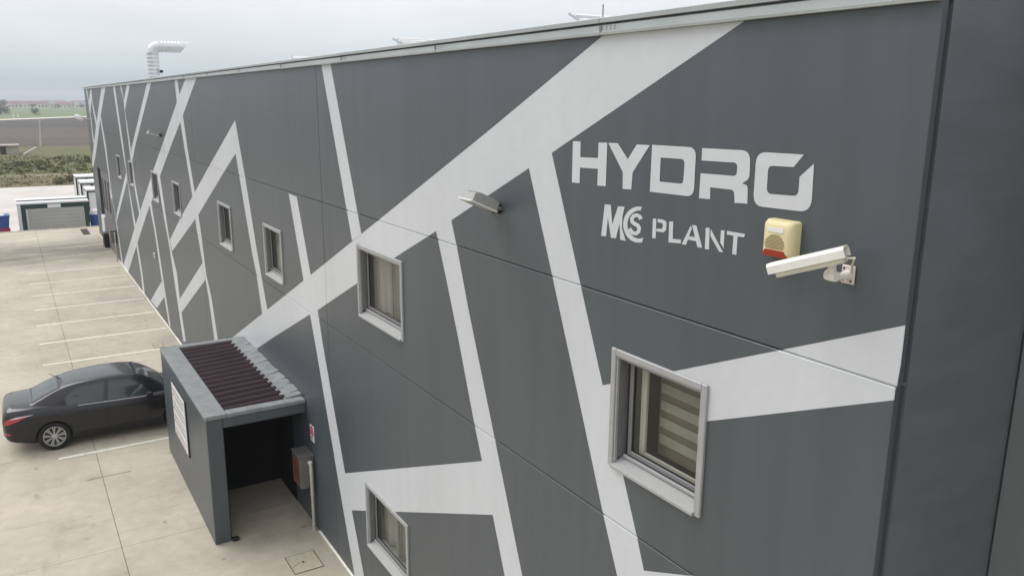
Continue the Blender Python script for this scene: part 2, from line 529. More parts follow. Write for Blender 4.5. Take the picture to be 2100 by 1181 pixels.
LETTERS={
 'H':[[(-5.712,7.418),(-5.602,7.42),(-5.6,7.289),(-5.357,7.296),(-5.355,7.423),(-5.24,7.425),(-5.242,7.075),(-5.355,7.071),(-5.353,7.208),(-5.6,7.201),(-5.602,7.068),(-5.714,7.066)]],
 'Y':[[(-5.227,7.425),(-5.106,7.429),(-4.975,7.311),(-4.874,7.429),(-4.723,7.431),(-4.911,7.212),(-4.919,7.078),(-5.026,7.074),(-5.03,7.205)]],
 'D':[[(-4.698,7.435),(-4.233,7.438,0.07),(-4.231,7.09,0.07),(-4.701,7.082)],[(-4.597,7.346),(-4.339,7.35,0.045),(-4.346,7.172,0.03),(-4.596,7.168)]],
 'R':[[(-4.175,7.437),(-3.735,7.442,0.075),(-3.729,7.26,0.03),(-3.788,7.224),(-3.738,7.215,0.03),(-3.731,7.095),(-3.843,7.089),(-3.854,7.174,0.03),(-4.074,7.173),(-4.071,7.09),(-4.178,7.086),(-4.176,7.262),(-3.841,7.268,0.03),(-3.84,7.357,0.035),(-4.174,7.351)]],
 'O':[[(-3.312,7.441),(-3.685,7.438,0.08),(-3.682,7.087,0.08),(-3.222,7.096,0.09),(-3.233,7.391),(-3.33,7.305),(-3.328,7.185,0.04),(-3.577,7.177,0.04),(-3.579,7.356,0.035),(-3.38,7.36)]],
 'M':[[(-5.247,6.926),(-5.167,6.931),(-5.14,6.775),(-5.075,6.929),(-4.993,6.935),(-5.014,6.854),(-5.016,6.759),(-4.961,6.663),(-5.031,6.663),(-5.047,6.792),(-5.088,6.666),(-5.152,6.662),(-5.2,6.821),(-5.216,6.664),(-5.282,6.66)]],
 'C':[[(-4.782,6.957),(-4.821,6.956),(-4.859,6.949),(-4.896,6.935),(-4.93,6.916),(-4.958,6.893),(-4.981,6.866),(-4.996,6.836),(-5.002,6.806),(-5.001,6.775),(-4.99,6.747),(-4.972,6.721),(-4.947,6.7),(-4.916,6.684),(-4.88,6.674),(-4.842,6.67),(-4.803,6.673),(-4.764,6.682),(-4.755,6.718),(-4.784,6.709),(-4.813,6.704),(-4.843,6.705),(-4.871,6.71),(-4.896,6.721),(-4.918,6.735),(-4.934,6.753),(-4.945,6.774),(-4.95,6.797),(-4.948,6.821),(-4.94,6.844),(-4.926,6.866),(-4.906,6.886),(-4.883,6.902),(-4.856,6.915),(-4.827,6.923),(-4.798,6.926)]],
 'S':[[(-4.77,6.866),(-4.786,6.889),(-4.832,6.901),(-4.892,6.887),(-4.922,6.85),(-4.911,6.815),(-4.873,6.8),(-4.839,6.794),(-4.828,6.782),(-4.832,6.765),(-4.847,6.753),(-4.872,6.755),(-4.891,6.766),(-4.901,6.779),(-4.944,6.76),(-4.929,6.743),(-4.893,6.724),(-4.835,6.725),(-4.791,6.755),(-4.783,6.792),(-4.808,6.82),(-4.85,6.829),(-4.871,6.836),(-4.875,6.849),(-4.864,6.865),(-4.837,6.871),(-4.82,6.866),(-4.813,6.851)]],
 'P':[[(-4.652,6.883),(-4.613,6.885),(-4.61,6.735),(-4.651,6.731)],[(-4.598,6.887),(-4.533,6.888,0.008),(-4.499,6.875,0.01),(-4.499,6.814,0.01),(-4.526,6.793,0.008),(-4.606,6.789),(-4.606,6.811),(-4.55,6.816),(-4.539,6.828),(-4.539,6.855),(-4.557,6.862),(-4.596,6.859)]],
 'L':[[(-4.471,6.883),(-4.427,6.887),(-4.424,6.758),(-4.335,6.765),(-4.337,6.737),(-4.467,6.726)]],
 'A':[[(-4.326,6.733),(-4.243,6.883),(-4.231,6.864),(-4.281,6.735)],[(-4.23,6.888),(-4.187,6.889),(-4.117,6.739),(-4.166,6.736),(-4.182,6.776),(-4.265,6.776),(-4.258,6.802),(-4.197,6.805)]],
 'N':[[(-4.094,6.887),(-4.057,6.889),(-4.05,6.736),(-4.092,6.734)],[(-4.046,6.884),(-3.917,6.738),(-3.953,6.737),(-4.046,6.834)],[(-3.949,6.888),(-3.916,6.891),(-3.914,6.766),(-3.95,6.803)]],
 'T':[[(-3.894,6.891),(-3.731,6.892),(-3.738,6.869),(-3.795,6.867),(-3.795,6.74),(-3.833,6.74),(-3.832,6.866),(-3.894,6.866)]],
}

# ------------------------------------------------------------------ land, yard
def sheet(name, x0, x1, y0, y1, z, mat, parent=None):
    o = MB().add([(x0, y0, z), (x1, y0, z), (x1, y1, z), (x0, y1, z)], [(0, 1, 2, 3)], mat).build(name, parent)
    return struct(o) if parent is None else o

MAT['dirt'] = material('bare soil', (0.16, 0.125, 0.08), 0.95, col2=(0.22, 0.19, 0.12), scale=0.06)
MAT['plough'] = material('ploughed soil', (0.056, 0.040, 0.029), 0.95, col2=(0.096, 0.070, 0.050), scale=0.9, stretch=(0.06, 0.004, 1))
MAT['plough_dark'] = material('damp ploughed soil', (0.035, 0.030, 0.028), 0.95, col2=(0.055, 0.046, 0.041), scale=0.7, stretch=(0.05, 0.006, 1))
MAT['field'] = material('young wheat', (0.10, 0.15, 0.055), 0.95, col2=(0.15, 0.19, 0.085), scale=0.02)
MAT['rough'] = material('rough pasture', (0.075, 0.085, 0.022), 0.95, col2=(0.13, 0.115, 0.045), scale=0.22)
MAT['verge'] = material('dry verge', (0.11, 0.083, 0.038), 0.95, col2=(0.16, 0.13, 0.065), scale=0.5)
MAT['track'] = material('pale gravel track', (0.68, 0.64, 0.53), 0.9, var=0.1, scale=0.5)
MAT['lot'] = material('pale gravel lot', (0.47, 0.435, 0.405), 0.9, col2=(0.56, 0.525, 0.49), scale=0.25)
MAT['hill'] = material('far woods', (0.07, 0.075, 0.10), 0.95, var=0.25, scale=0.004)

LZ = -1.6
sheet('ground', -16000, 9000, -12000, 12000, LZ - 0.6, 'dirt')
sheet('gravel_lot', -102.5, -50, -60, 60, LZ, 'lot')
sheet('dry_verge', -116, -102.5, -200, 200, LZ - 0.02, 'verge')
sheet('dirt_track', -119.5, -116, -200, 200, LZ - 0.02, 'dirt')
sheet('pasture', -190, -119.5, -260, 260, LZ - 0.02, 'rough')
sheet('ploughed_field', -345, -190, -500, 500, LZ - 0.02, 'plough')

def strip(name, pts, mat, z):
    """ground patch from an outline"""
    o = MB().add([(x, y, z) for x, y in pts], [tuple(range(len(pts)))], mat).build(name)
    return struct(o)
strip('damp_field', [(-345, -500), (-345, -20), (-318, 4), (-318, 500), (-620, 500), (-485, 30), (-418, -8), (-395, -500)], 'plough_dark', LZ + 0.02)
strip('gravel_track', [(-395, -500), (-418, -8), (-485, 30), (-620, 500), (-660, 500), (-508, 31), (-437, -8), (-413, -500)], 'track', LZ + 0.06)
strip('wheat_field', [(-407, -500), (-430, -8), (-500, 31), (-640, 500), (-980, 500), (-870, -500)], 'field', LZ - 0.02)
sheet('far_land', -6000, -980, -3000, 3000, LZ - 0.5, 'rough')

def hills():
    mb = MB()
    rows = []
    for i in range(9):
        x = -5200 - i * 260
        row = []
        for j in range(90):
            y = -4500 + j * 100
            h = 34 * math.exp(-((i - 4) / 2.4) ** 2) * (0.75 + 0.3 * math.sin(y * 0.0013 + 1) + 0.14 * math.sin(y * 0.0047) + 0.07 * math.sin(y * 0.011))
            row.append((x, y, LZ - 6 + h))
        rows.append(row)
    mb.grid(rows, 'hill')
    struct(mb.build('hills', smooth=60))
hills()

# yard: a bed and cast slabs with open joints
yard = MB().box((-56.1, -15.0, -1.7), (13.0, 2.0, -0.035), 'joint').build('yard')
struct(yard)
XJ = [-56.1] + [-14.63 - 5.0 * k for k in range(8, 0, -1)] + [-14.63, -9.63, -4.63, 0.37, 5.37, 13.0]
YJ = [-15.0, -11.2, -7.2, -3.19, 2.0]
for i in range(len(XJ) - 1):
    for j in range(len(YJ) - 1):
        g = 0.0035
        dz = random.uniform(-0.002, 0.002)
        MB().cbox((XJ[i] + g, YJ[j] + g, -0.16), (XJ[i + 1] - g, YJ[j + 1] - g, dz), 'yard', 0.006).build('slab', yard)
# painted bay lines (each a thin worn strip of paint)
for x in (-19.3, -21.8, -24.3, -26.85, -29.35, -31.88, -34.4, -36.95, -39.5, -42.05):
    mb = MB()
    y = -3.93
    while y < -0.16:
        y2 = min(-0.12, y + random.uniform(0.5, 1.1))
        w = 0.056 + random.uniform(-0.006, 0.004)
        mb.box((x - w, y, 0.003), (x + w, y2, 0.007), 'line')
        y = y2 + random.choice((0.0, 0.0, 0.012))
    mb.build('bay_line', yard)
# short crack near the car
mb = MB()
px, py = -17.84, -3.5
for k in range(6):
    mb.box((px - 0.008, py, 0.002), (px + 0.008, py + 0.15, 0.0045), 'joint')
    py += 0.14
    px += random.uniform(-0.012, 0.012)
mb.build('crack', yard)
MB().box((-56.25, -15.0, -1.75), (-56.1, 2.0, 0.03), 'yard').build('kerb', yard)

# ------------------------------------------------------------------ the building
X0, X1 = -52.88, -2.53
ROWS = [(0.0, 4.185), (4.185, 6.18), (6.18, 8.27)]
COLS = [X0, -42.4, -32.4, -22.4, -12.4, X1]
WINS = [(-5.07, -3.965, 4.695, 5.75, 'blind'), (-10.93, -9.35, 4.68, 5.75, 'curtain'),
        (-16.0, -14.77, 4.37, 5.40, 'curtain'), (-20.0, -18.72, 4.37, 5.41, 'warm'),
        (-26.12, -24.95, 4.40, 5.38, 'warm'), (-30.18, -28.9, 4.38, 5.38, 'curtain'),
        (-36.08, -35.0, 4.38, 5.36, 'dark'), (-40.17, -38.85, 4.36, 5.36, 'dark'),
        (-10.93, -9.37, 0.975, 2.03, 'curtain')]
GATE = (-50.0, -44.62, 0.0, 4.12)
bld = empty('industrial_building', (0, 0, 0))
tag(bld, 'long dark grey factory hall with white diagonal stripes and large lettering', 'building')

def wall_panel(x0, x1, z0, z1):
    g, c, d = 0.006, 0.004, 0.004
    ox0, ox1, oz0, oz1 = x0 + g, x1 - g, z0 + (g if z0 > 0.1 else 0.0), z1 - g
    ix0, ix1, iz0, iz1 = ox0 + c, ox1 - c, oz0 + (c if z0 > 0.1 else 0.0), oz1 - c
    vs_, es = [], []
    def poly(pl):
        o = len(vs_)
        vs_.extend(Vector(p[:2]) for p in pl)
        es.extend((o + i, o + (i + 1) % len(pl)) for i in range(len(pl)))
    poly([(ox0, oz0), (ox1, oz0), (ox1, oz1), (ox0, oz1)])
    if z0 > 0.1:
        poly([(ix0, iz0), (ix1, iz0), (ix1, iz1), (ix0, iz1)])
    else:
        poly([(ix0, oz0), (ix0, iz1), (ix1, iz1), (ix1, oz0)])
    holes = [(a + 0.03, b - 0.03, e + 0.03, f - 0.03) for a, b, e, f, k in WINS] + [GATE]
    for a, b, e, f in holes:
        if a > x0 and b < x1 and e >= z0 - 0.01 and f < z1:
            poly([(a, e), (b, e), (b, f), (a, f)])
    near = []
    for s in STRIPES:
        if max(p[0] for p in s) > x0 and min(p[0] for p in s) < x1 and max(p[1] for p in s) > z0 and min(p[1] for p in s) < z1:
            poly(s)
            near.append(s)
    r = delaunay_2d_cdt(vs_, es, [], 0, 1e-5)
    P = r[0]
    mb = MB()
    used = {}
    edges = {}
    def y_of(p):
        t = min(p.x - ox0, ox1 - p.x, oz1 - p.y, (p.y - oz0) if z0 > 0.1 else 9)
        return d * max(0.0, 1 - t / c)
    faces, mats = [], []
    e_ = 1e-4
    for f in r[2]:
        cen = sum((P[i] for i in f), Vector((0, 0))) / len(f)
        if not (ox0 - e_ < cen.x < ox1 + e_ and oz0 - e_ < cen.y < oz1 + e_):
            continue
        if any(a < cen.x < b and e < cen.y < g2 for a, b, e, g2 in holes):
            continue
        faces.append(f)
        mats.append('white' if any(inside(cen, s) for s in near) else 'grey')
    for f, m in zip(faces, mats):
        mb.add([(P[i].x, y_of(P[i]), P[i].y) for i in f], [tuple(range(len(f)))], m)
        for k in range(len(f)):
            a, b = f[k], f[(k + 1) % len(f)]
            edges.setdefault((min(a, b), max(a, b)), []).append(m)
    for (a, b), ms in edges.items():
        if len(ms) == 1:
            pa, pb = P[a], P[b]
            right = min(pa.x, pb.x) > X1 - 0.05
            deep = 0.045 if right else 0.16
            mb.add([(pa.x, y_of(pa), pa.y), (pb.x, y_of(pb), pb.y), (pb.x, deep, pb.y), (pa.x, deep, pa.y)], [(0, 1, 2, 3)], 'grey' if right else ms[0])
    return mb.build('wall_panel', bld)

for i in range(len(COLS) - 1):
    for z0, z1 in ROWS:
        wall_panel(COLS[i], COLS[i + 1] - (0.014 if i == 4 and z1 < 7 else 0.0), z0, z1)
# sealant in the joints, painted over together with the wall
mb = MB()
def sealant(p, q):
    """p, q: (x, z) ends of a joint; colour follows the paint that crosses it"""
    L = math.hypot(q[0] - p[0], q[1] - p[1])
    n = max(1, int(L / 0.04))
    start, cur = 0, None
    for k in range(n + 1):
        t = (k + 0.5) / n
        c = (p[0] + (q[0] - p[0]) * t, p[1] + (q[1] - p[1]) * t)
        m = 'white' if any(inside(c, st_) for st_ in STRIPES) else 'gap'
        if cur is None:
            cur = m
        if m != cur or k == n:
            a0, a1 = start / n, k / n
            xa, xb = p[0] + (q[0] - p[0]) * a0, p[0] + (q[0] - p[0]) * a1
            za, zb = p[1] + (q[1] - p[1]) * a0, p[1] + (q[1] - p[1]) * a1
            e = 0.03
            if p[0] == q[0]:
                mb.box((xa - e, 0.016, za), (xa + e, 0.10, zb), cur)
            else:
                mb.box((xa, 0.016, za - e), (xb, 0.10, za + e), cur)
            start, cur = k, m
for x in COLS[1:-1]:
    sealant((x, 0.0), (x, 8.26))
for z in (4.185, 6.18):
    for i in range(len(COLS) - 1):
        sealant((COLS[i] + 0.031, z), (COLS[i + 1] - 0.031, z))
stuff(mb.build('joint_sealant', bld))

# carcass behind the cladding: dark rooms, end walls, roof
for x in COLS[1:-1]:
    MB().box((x - 0.12, 0.165, 0.0), (x + 0.12, 4.0, 8.2), 'interior').build('partition', bld)
MB().box((X0 + 0.02, 4.0, 0.0), (X1 - 0.3, 4.2, 8.2), 'interior').build('inner_wall', bld)
MB().box((X0, 0.165, 0.0), (X0 + 0.16, 26.0, 8.27), 'grey').build('end_wall', bld)
MB().box((X0 + 0.01, 0.165, 8.20), (X1 - 0.2, 26.0, 8.30), 'zinc').build('roof', bld)
MB().box((X1 - 0.19, 1.5, 8.20), (12.0, 26.0, 8.30), 'zinc').build('roof', bld)
MB().box((X0 + 0.2, 0.2, -0.02), (X1 - 0.05, 4.0, 0.02), 'interior').build('floor', bld)
MB().box((X0 + 0.2, 0.165, 4.02), (X1 - 0.05, 4.0, 4.18), 'interior').build('upper_floor', bld)
# recessed bay at the near end: return wall and set-back wall
mb = MB()
mb.box((X1 - 0.20, 0.047, -0.1), (X1 - 0.02, 0.085, 8.6), 'gap')
mb.build('corner_joint', bld)
MB().box((X1 - 0.20, 0.088, -0.1), (X1 - 0.004, 1.40, 8.6), 'return_lifted').build('return_wall', bld)
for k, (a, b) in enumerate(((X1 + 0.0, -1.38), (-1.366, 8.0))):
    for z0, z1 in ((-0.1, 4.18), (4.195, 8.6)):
        MB().cbox((a + 0.002, 1.31 if k else 1.305, z0), (b, 1.5, z1), 'setback_lifted', 0.012).build('wall_panel', bld)
MB().box((X1, 1.46, -0.1), (8.0, 1.55, 8.2), 'gap').build('joint_sealant', bld)
# pale mortar fillet where the wall meets the yard
mb = MB()
a = X0
while a < X1:
    b = min(X1, a + random.uniform(0.6, 1.6))
    if not (a < GATE[1] and b > GATE[0]) and not (a < -13.8 and b > -18.6):
        mb.profile([(0.0, 0.0), (-random.uniform(0.02, 0.035), 0.003), (0.0, random.uniform(0.012, 0.022))], 'x', a, b, 'line')
    a = b
stuff(mb.build('mortar_fillet', bld))

# roof edge: folded sheet lengths with a shadow groove and a capping
PROF = [(0.05, 8.264), (-0.050, 8.262), (-0.054, 8.280), (-0.044, 8.283), (-0.044, 8.334), (0.02, 8.337), (0.02, 8.351),
        (-0.060, 8.353), (-0.064, 8.386), (-0.05, 8.394), (0.30, 8.398), (0.30, 8.27)]
xs = -5.32 + 2.925 * 3
cuts = []
while xs > X0 - 0.1:
    cuts.append(xs)
    xs -= 2.925
cuts.append(X0 - 0.08)
for k in range(len(cuts) - 1):
    a, b = cuts[k + 1], min(cuts[k], X1 - 0.02)
    if b <= a:
        continue
    dz = random.uniform(-0.003, 0.003)
    fl = MB().profile([(y, z + dz) for y, z in PROF], 'x', a + 0.004, b - 0.004, 'zinc').build('roof_flashing', bld)
    if k < 9:
        mb = MB()
        for q in range(4):
            for zz in (8.298, 8.318):
                for s in (-1, 1):
                    cx = a + 0.03 + 0.05 * q
                    mb.box((cx - 0.004, -0.050, zz), (cx + 0.004, -0.046, zz + 0.008), 'alu_dark')
        if a > X0:
            mb.box((a - 0.012, -0.049, 8.29), (a + 0.012, -0.0465, 8.335), 'alu_dark')
        stuff(mb.build('rivet_row', fl))

# ------------------------------------------------------------------ windows
def window(x0, x1, z0, z1, kind):
    w = 0.058
    fr = MB()
    y0, y1 = -0.024, 0.10
    i = 0.018
    fr.cbox((x0, y0, z0), (x0 + w, 0.012, z1), 'alu', 0.006)
    fr.cbox((x1 - w, y0, z0), (x1, 0.012, z1), 'alu', 0.006)
    fr.cbox((x0 + w, y0 + 0.002, z1 - w), (x1 - w, 0.012, z1 - 0.001), 'alu', 0.006)
    fr.cbox((x0 + w, y0 + 0.014, z0 + 0.05), (x0 + w + i, 0.02, z1 - w), 'alu', 0.004)
    fr.cbox((x1 - w - i, y0 + 0.014, z0 + 0.05), (x1 - w, 0.02, z1 - w), 'alu', 0.004)
    fr.cbox((x0 + w + i, y0 + 0.016, z1 - w - i), (x1 - w - i, 0.02, z1 - w), 'alu', 0.004)
    o = fr.build('window', bld)
    si = MB()
    si.profile([(0.10, z0 + 0.001), (y0 - 0.02, z0 + 0.001), (y0 - 0.02, z0 + 0.022), (0.10, z0 + 0.085)], 'x', x0 + w, x1 - w, 'sill')
    si.build('sill', o)
    sx0, sx1, sz0, sz1 = x0 + w + i, x1 - w - i, z0 + 0.085, z1 - w - i
    rv = MB()
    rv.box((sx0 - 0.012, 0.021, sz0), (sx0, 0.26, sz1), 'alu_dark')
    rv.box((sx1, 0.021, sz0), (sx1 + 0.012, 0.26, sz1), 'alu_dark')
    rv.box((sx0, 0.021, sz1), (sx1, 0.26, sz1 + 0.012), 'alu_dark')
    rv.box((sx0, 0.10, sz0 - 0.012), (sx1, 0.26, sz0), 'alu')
    rv.build('reveal', o)
    # sliding track at head and foot
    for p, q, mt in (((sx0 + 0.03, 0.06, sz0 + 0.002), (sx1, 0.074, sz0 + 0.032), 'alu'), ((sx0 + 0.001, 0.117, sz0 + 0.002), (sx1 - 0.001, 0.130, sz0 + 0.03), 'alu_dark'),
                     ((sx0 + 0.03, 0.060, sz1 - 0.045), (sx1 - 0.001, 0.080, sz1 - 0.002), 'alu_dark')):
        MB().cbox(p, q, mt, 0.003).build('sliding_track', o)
    st = 0.045
    sh = MB()
    a, b = sx0 + 0.05, sx1 - 0.002
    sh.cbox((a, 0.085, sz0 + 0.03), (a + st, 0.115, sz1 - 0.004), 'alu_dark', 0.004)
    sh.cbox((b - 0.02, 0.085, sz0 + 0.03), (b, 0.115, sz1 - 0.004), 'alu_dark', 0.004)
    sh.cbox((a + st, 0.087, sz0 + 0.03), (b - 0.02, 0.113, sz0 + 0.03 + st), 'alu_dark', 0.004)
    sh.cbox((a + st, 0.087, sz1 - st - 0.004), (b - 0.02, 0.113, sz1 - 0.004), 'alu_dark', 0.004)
    if x1 - x0 > 1.4:
        mx = (a + b) / 2 + 0.03
        MB().cbox((mx - 0.03, 0.150, sz0 + 0.03), (mx + 0.03, 0.175, sz1 - 0.05), 'alu_dark', 0.004).build('inner_stile', o)
    sh.build('sash', o)
    # black gasket
    gk = MB()
    gk.box((a + st, 0.095, sz0 + 0.075), (a + st + 0.012, 0.108, sz1 - st - 0.004), 'black')
    gk.box((a + st + 0.012, 0.095, sz0 + 0.075), (b - 0.02, 0.108, sz0 + 0.085), 'black')
    gk.box((a - 0.02, 0.09, sz0 + 0.03), (a - 0.001, 0.112, sz1 - 0.01), 'black')
    gk.build('gasket', o)
    MB().add([(a + st, 0.10, sz0 + 0.07), (b - 0.02, 0.10, sz0 + 0.07), (b - 0.02, 0.10, sz1 - st), (a + st, 0.10, sz1 - st)], [(0, 1, 2, 3)], 'glass').build('pane', o)
    # what hangs behind the glass
    if kind == 'blind':
        ca = a + st + 0.03
        cm = MB()
        cm.cbox((ca, 0.150, sz0 + 0.03), (ca + 0.07, 0.178, sz1 - 0.01), 'cream', 0.004)
        cm.cbox((ca + 0.07, 0.152, sz0 + 0.05), (b, 0.176, sz0 + 0.085), 'cream', 0.004)
        cm.build('inner_sash', o)
        z = sz1 - 0.05
        bl = MB()
        bl.box((ca + 0.07, 0.30, sz0 + 0.05), (b + 0.1, 0.302, sz1), 'blind_sheer')
        bl.build('sheer_blind', o)
        for k in range(6):
            zt = z - 0.15 * k
            if zt - 0.075 < sz0 + 0.12:
                break
            MB().box((ca + 0.10, 0.285, zt - 0.085), (b + 0.1, 0.288, zt), 'blind').build('blind_band', o)
    elif kind in ('curtain', 'warm'):
        rows = []
        n = 60
        for q in (0, 1):
            row = []
            zz = sz0 + 0.02 if q == 0 else sz1
            for k in range(n + 1):
                t = k / n
                row.append((a + 0.02 + (b - a + 0.05) * t, 0.23 + 0.022 * math.sin(t * 26 + 1.3 * math.sin(t * 9)) + 0.012 * math.sin(t * 61), zz))
            rows.append(row)
        MB().grid(rows, 'curtain' if kind == 'curtain' else 'curtain_warm').build('curtain', o, smooth=80)
    return o
for wdef in WINS:
    window(*wdef)

# ------------------------------------------------------------------ loading door at the far end
MAT['gate'] = material('weathered door steel', (0.145, 0.128, 0.128), 0.5, var=0.25, scale=2.5, stretch=(1, 1, 0.3))
MAT['guard'] = material('white guard paint', (0.62, 0.64, 0.66), 0.5, var=0.1)
gx0, gx1, gz0, gz1 = GATE
gt = MB()
gt.box((gx0 - 0.02, 0.165, 0.0), (gx0 + 0.05, 0.75, gz1), 'black')
gt.box((gx1 - 0.05, 0.165, 0.0), (gx1 + 0.02, 0.75, gz1), 'black')
gt.box((gx0 + 0.05, 0.165, gz1 - 0.05), (gx1 - 0.05, 0.75, gz1 + 0.03), 'black')
gate = gt.build('loading_door', bld)
for k in range(3):
    a = gx0 + 1.45 + (gx1 - gx0 - 1.5) / 3 * k
    b = a + (gx1 - gx0 - 1.5) / 3 - 0.02
    MB().cbox((a, 0.02, 0.02), (b, 0.07, gz1 - 0.04), 'gate', 0.01).build('door_leaf', gate)
    MB().box((a + 0.35, 0.006, 2.1), (b - 0.45, 0.019, gz1 - 0.45), 'black').build('pane', gate)
MB().cbox((gx0 + 0.06, -0.06, 0.0), (gx0 + 1.40, 0.16, 1.52), 'guard', 0.02).build('door_guard', gate)
MB().cbox((gx0 + 1.5, -0.22, 0.0), (gx0 + 2.3, -0.005, 0.75), 'black', 0.02).build('dock_bumper', gate)
MB().box((gx0, 0.76, 0.0), (gx1, 0.8, gz1), 'interior').build('backing', gate)

# ------------------------------------------------------------------ painted lettering
for word in ('HYDRO', 'MCS', 'PLANT'):
    for ch in word:
        polys = [fillet(p) for p in LETTERS[ch]]
        groups = [polys] if ch == 'D' else [[p] for p in polys]
        mb = MB()
        for g in groups:
            P, F = tri_polys(g)
            mb.add([(p.x, -0.0025, p.y) for p in P], F, 'white')
        mb.build('letter', bld)['label'] = 'white painted letter ' + ch + ' of the word ' + word

# ------------------------------------------------------------------ entrance shelter
MAT['conc_rim'] = material('weathered cement rim', (0.19, 0.203, 0.205), 0.8, col2=(0.255, 0.268, 0.27), scale=5, bump=0.3, bscale=40)
MAT['maroon'] = material('dark brown roofing sheet', (0.024, 0.012, 0.015), 0.7, var=0.35, scale=2.5, stretch=(3, 0.4, 1), spec=0.25)
MAT['sign_white'] = material('sign plate white', (0.70, 0.70, 0.69), 0.45, var=0.03, scale=9)
MAT['sign_ink'] = material('sign print grey', (0.22, 0.20, 0.21), 0.6, col2=(0.55, 0.40, 0.42), scale=14)
MAT['shade'] = material('shelter interior shade', (0.008, 0.008, 0.0085), 0.95)  # near-black: the shelter's interior shade is put into this colour
sx0, sx1, sy0, sh = -18.55, -13.84, -1.755, 2.40
sht = empty('entrance_shelter', (0, 0, 0))
tag(sht, 'grey box shelter with a dark corrugated roof standing against the wall', 'shelter')
T = 0.28
MB().cbox((sx0, sy0, 0.0), (sx1, sy0 + T, sh - 0.05), 'grey', 0.012).build('outer_wall', sht)
MB().box((sx0 + 0.01, sy0 + T + 0.001, 0.0), (sx1 - 0.02, sy0 + T + 0.012, sh - 0.06), 'shade').build('shade_lining', sht)  # thin sheet whose dark colour carries the interior shade
MB().cbox((sx0, sy0 + T, 0.0), (sx0 + 0.22, -0.004, sh - 0.05), 'grey', 0.01).build('end_wall', sht)
MB().cbox((sx1 - 0.24, sy0 + T, 2.17), (sx1 - 0.003, -0.004, sh - 0.05), 'grey', 0.01).build('lintel', sht)
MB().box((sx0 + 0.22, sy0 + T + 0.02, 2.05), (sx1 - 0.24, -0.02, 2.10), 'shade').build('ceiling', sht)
MB().box((sx0 + 0.225, -0.012, 0.01), (sx1 - 0.9, -0.005, 2.17), 'shade').build('shade_lining', sht)
rim = MB()
rz0, rz1 = sh - 0.05, sh + 0.03
rim.cbox((sx0 - 0.008, sy0 - 0.008, rz0), (sx1 + 0.010, sy0 + 0.36, rz1), 'conc_rim', 0.014)
rim.cbox((sx0 - 0.008, -0.34, rz0), (sx1 + 0.010, -0.003, rz1 - 0.004), 'conc_rim', 0.014)
rim.cbox((sx0 - 0.008, sy0 + 0.36, rz0), (sx0 + 0.20, -0.34, rz1 - 0.002), 'conc_rim', 0.012)
rim.cbox((sx1 - 0.20, sy0 + 0.36, rz0), (sx1 + 0.010, -0.34, rz1 - 0.002), 'conc_rim', 0.012)
rim.build('roof_rim', sht)
rows = []
ra, rb = sx0 + 0.20, sx1 - 0.20
for q in range(2):
    row = []
    y = sy0 + 0.30 if q == 0 else -0.30
    n = 16 * 12
    for k in range(n + 1):
        t = k / n
        c = (t * 16) % 1.0
        h = 0.085 * abs(math.sin(math.pi * c)) ** 0.55
        row.append((ra + (rb - ra) * t, y, rz1 - 0.10 + h + (0.045 if q else 0.0)))
    rows.append(row)
rs = MB().grid(rows, 'maroon').build('corrugated_sheet', sht, smooth=40)
# mortar fillet smeared along the wall side of the sheet
mb = MB()
a = ra
while a < rb:
    b = min(rb, a + random.uniform(0.08, 0.2))
    mb.profile([(-0.34, rz1 + 0.0), (-random.uniform(0.305, 0.335), rz1 + 0.004), (-0.20, rz1 + random.uniform(0.012, 0.03)), (-0.005, rz1 + random.uniform(0.03, 0.06)), (-0.005, rz1 - 0.01)], 'x', a, b, 'conc_rim')
    a = b
stuff(mb.build('mortar_fillet', sht))
MB().box((-15.92, sy0 + T + 0.013, 0.01), (-15.86, -0.013, 2.04), 'shade').build('inner_shade_panel', sht)  # panel across the inside; its near-black colour stands in for shade
MB().cbox((sx1 - 0.06, sy0 + T + 0.005, 0.005), (sx1 + 0.06, sy0 + T + 0.13, 0.06), 'black', 0.02).build('rubber_stop', sht)

# notice board of four plates on the shelter's long side
nb = MB()
ya = sy0
nb.box((-17.20, ya - 0.022, 0.93), (-15.74, ya - 0.001, 2.09), 'black')
board = nb.build('notice_board')
tag(board, 'white notice board of four plates on the grey shelter wall', 'sign')
for k in range(4):
    z1 = 2.07 - k * 0.285
    pl = MB().box((-17.17, ya - 0.030, z1 - 0.262), (-15.80, ya - 0.0225, z1), 'sign_white').build('sign_plate', board)
    mk = MB()
    for r_ in range(2):
        x = -17.08
        zz = z1 - 0.09 - 0.10 * r_
        while x < -15.92:
            w = random.uniform(0.03, 0.09)
            mk.box((x, ya - 0.0325, zz - 0.045), (x + w, ya - 0.0305, zz), 'sign_ink')
            x += w + random.uniform(0.02, 0.05)
    stuff(mk.build('printed_mark', pl))

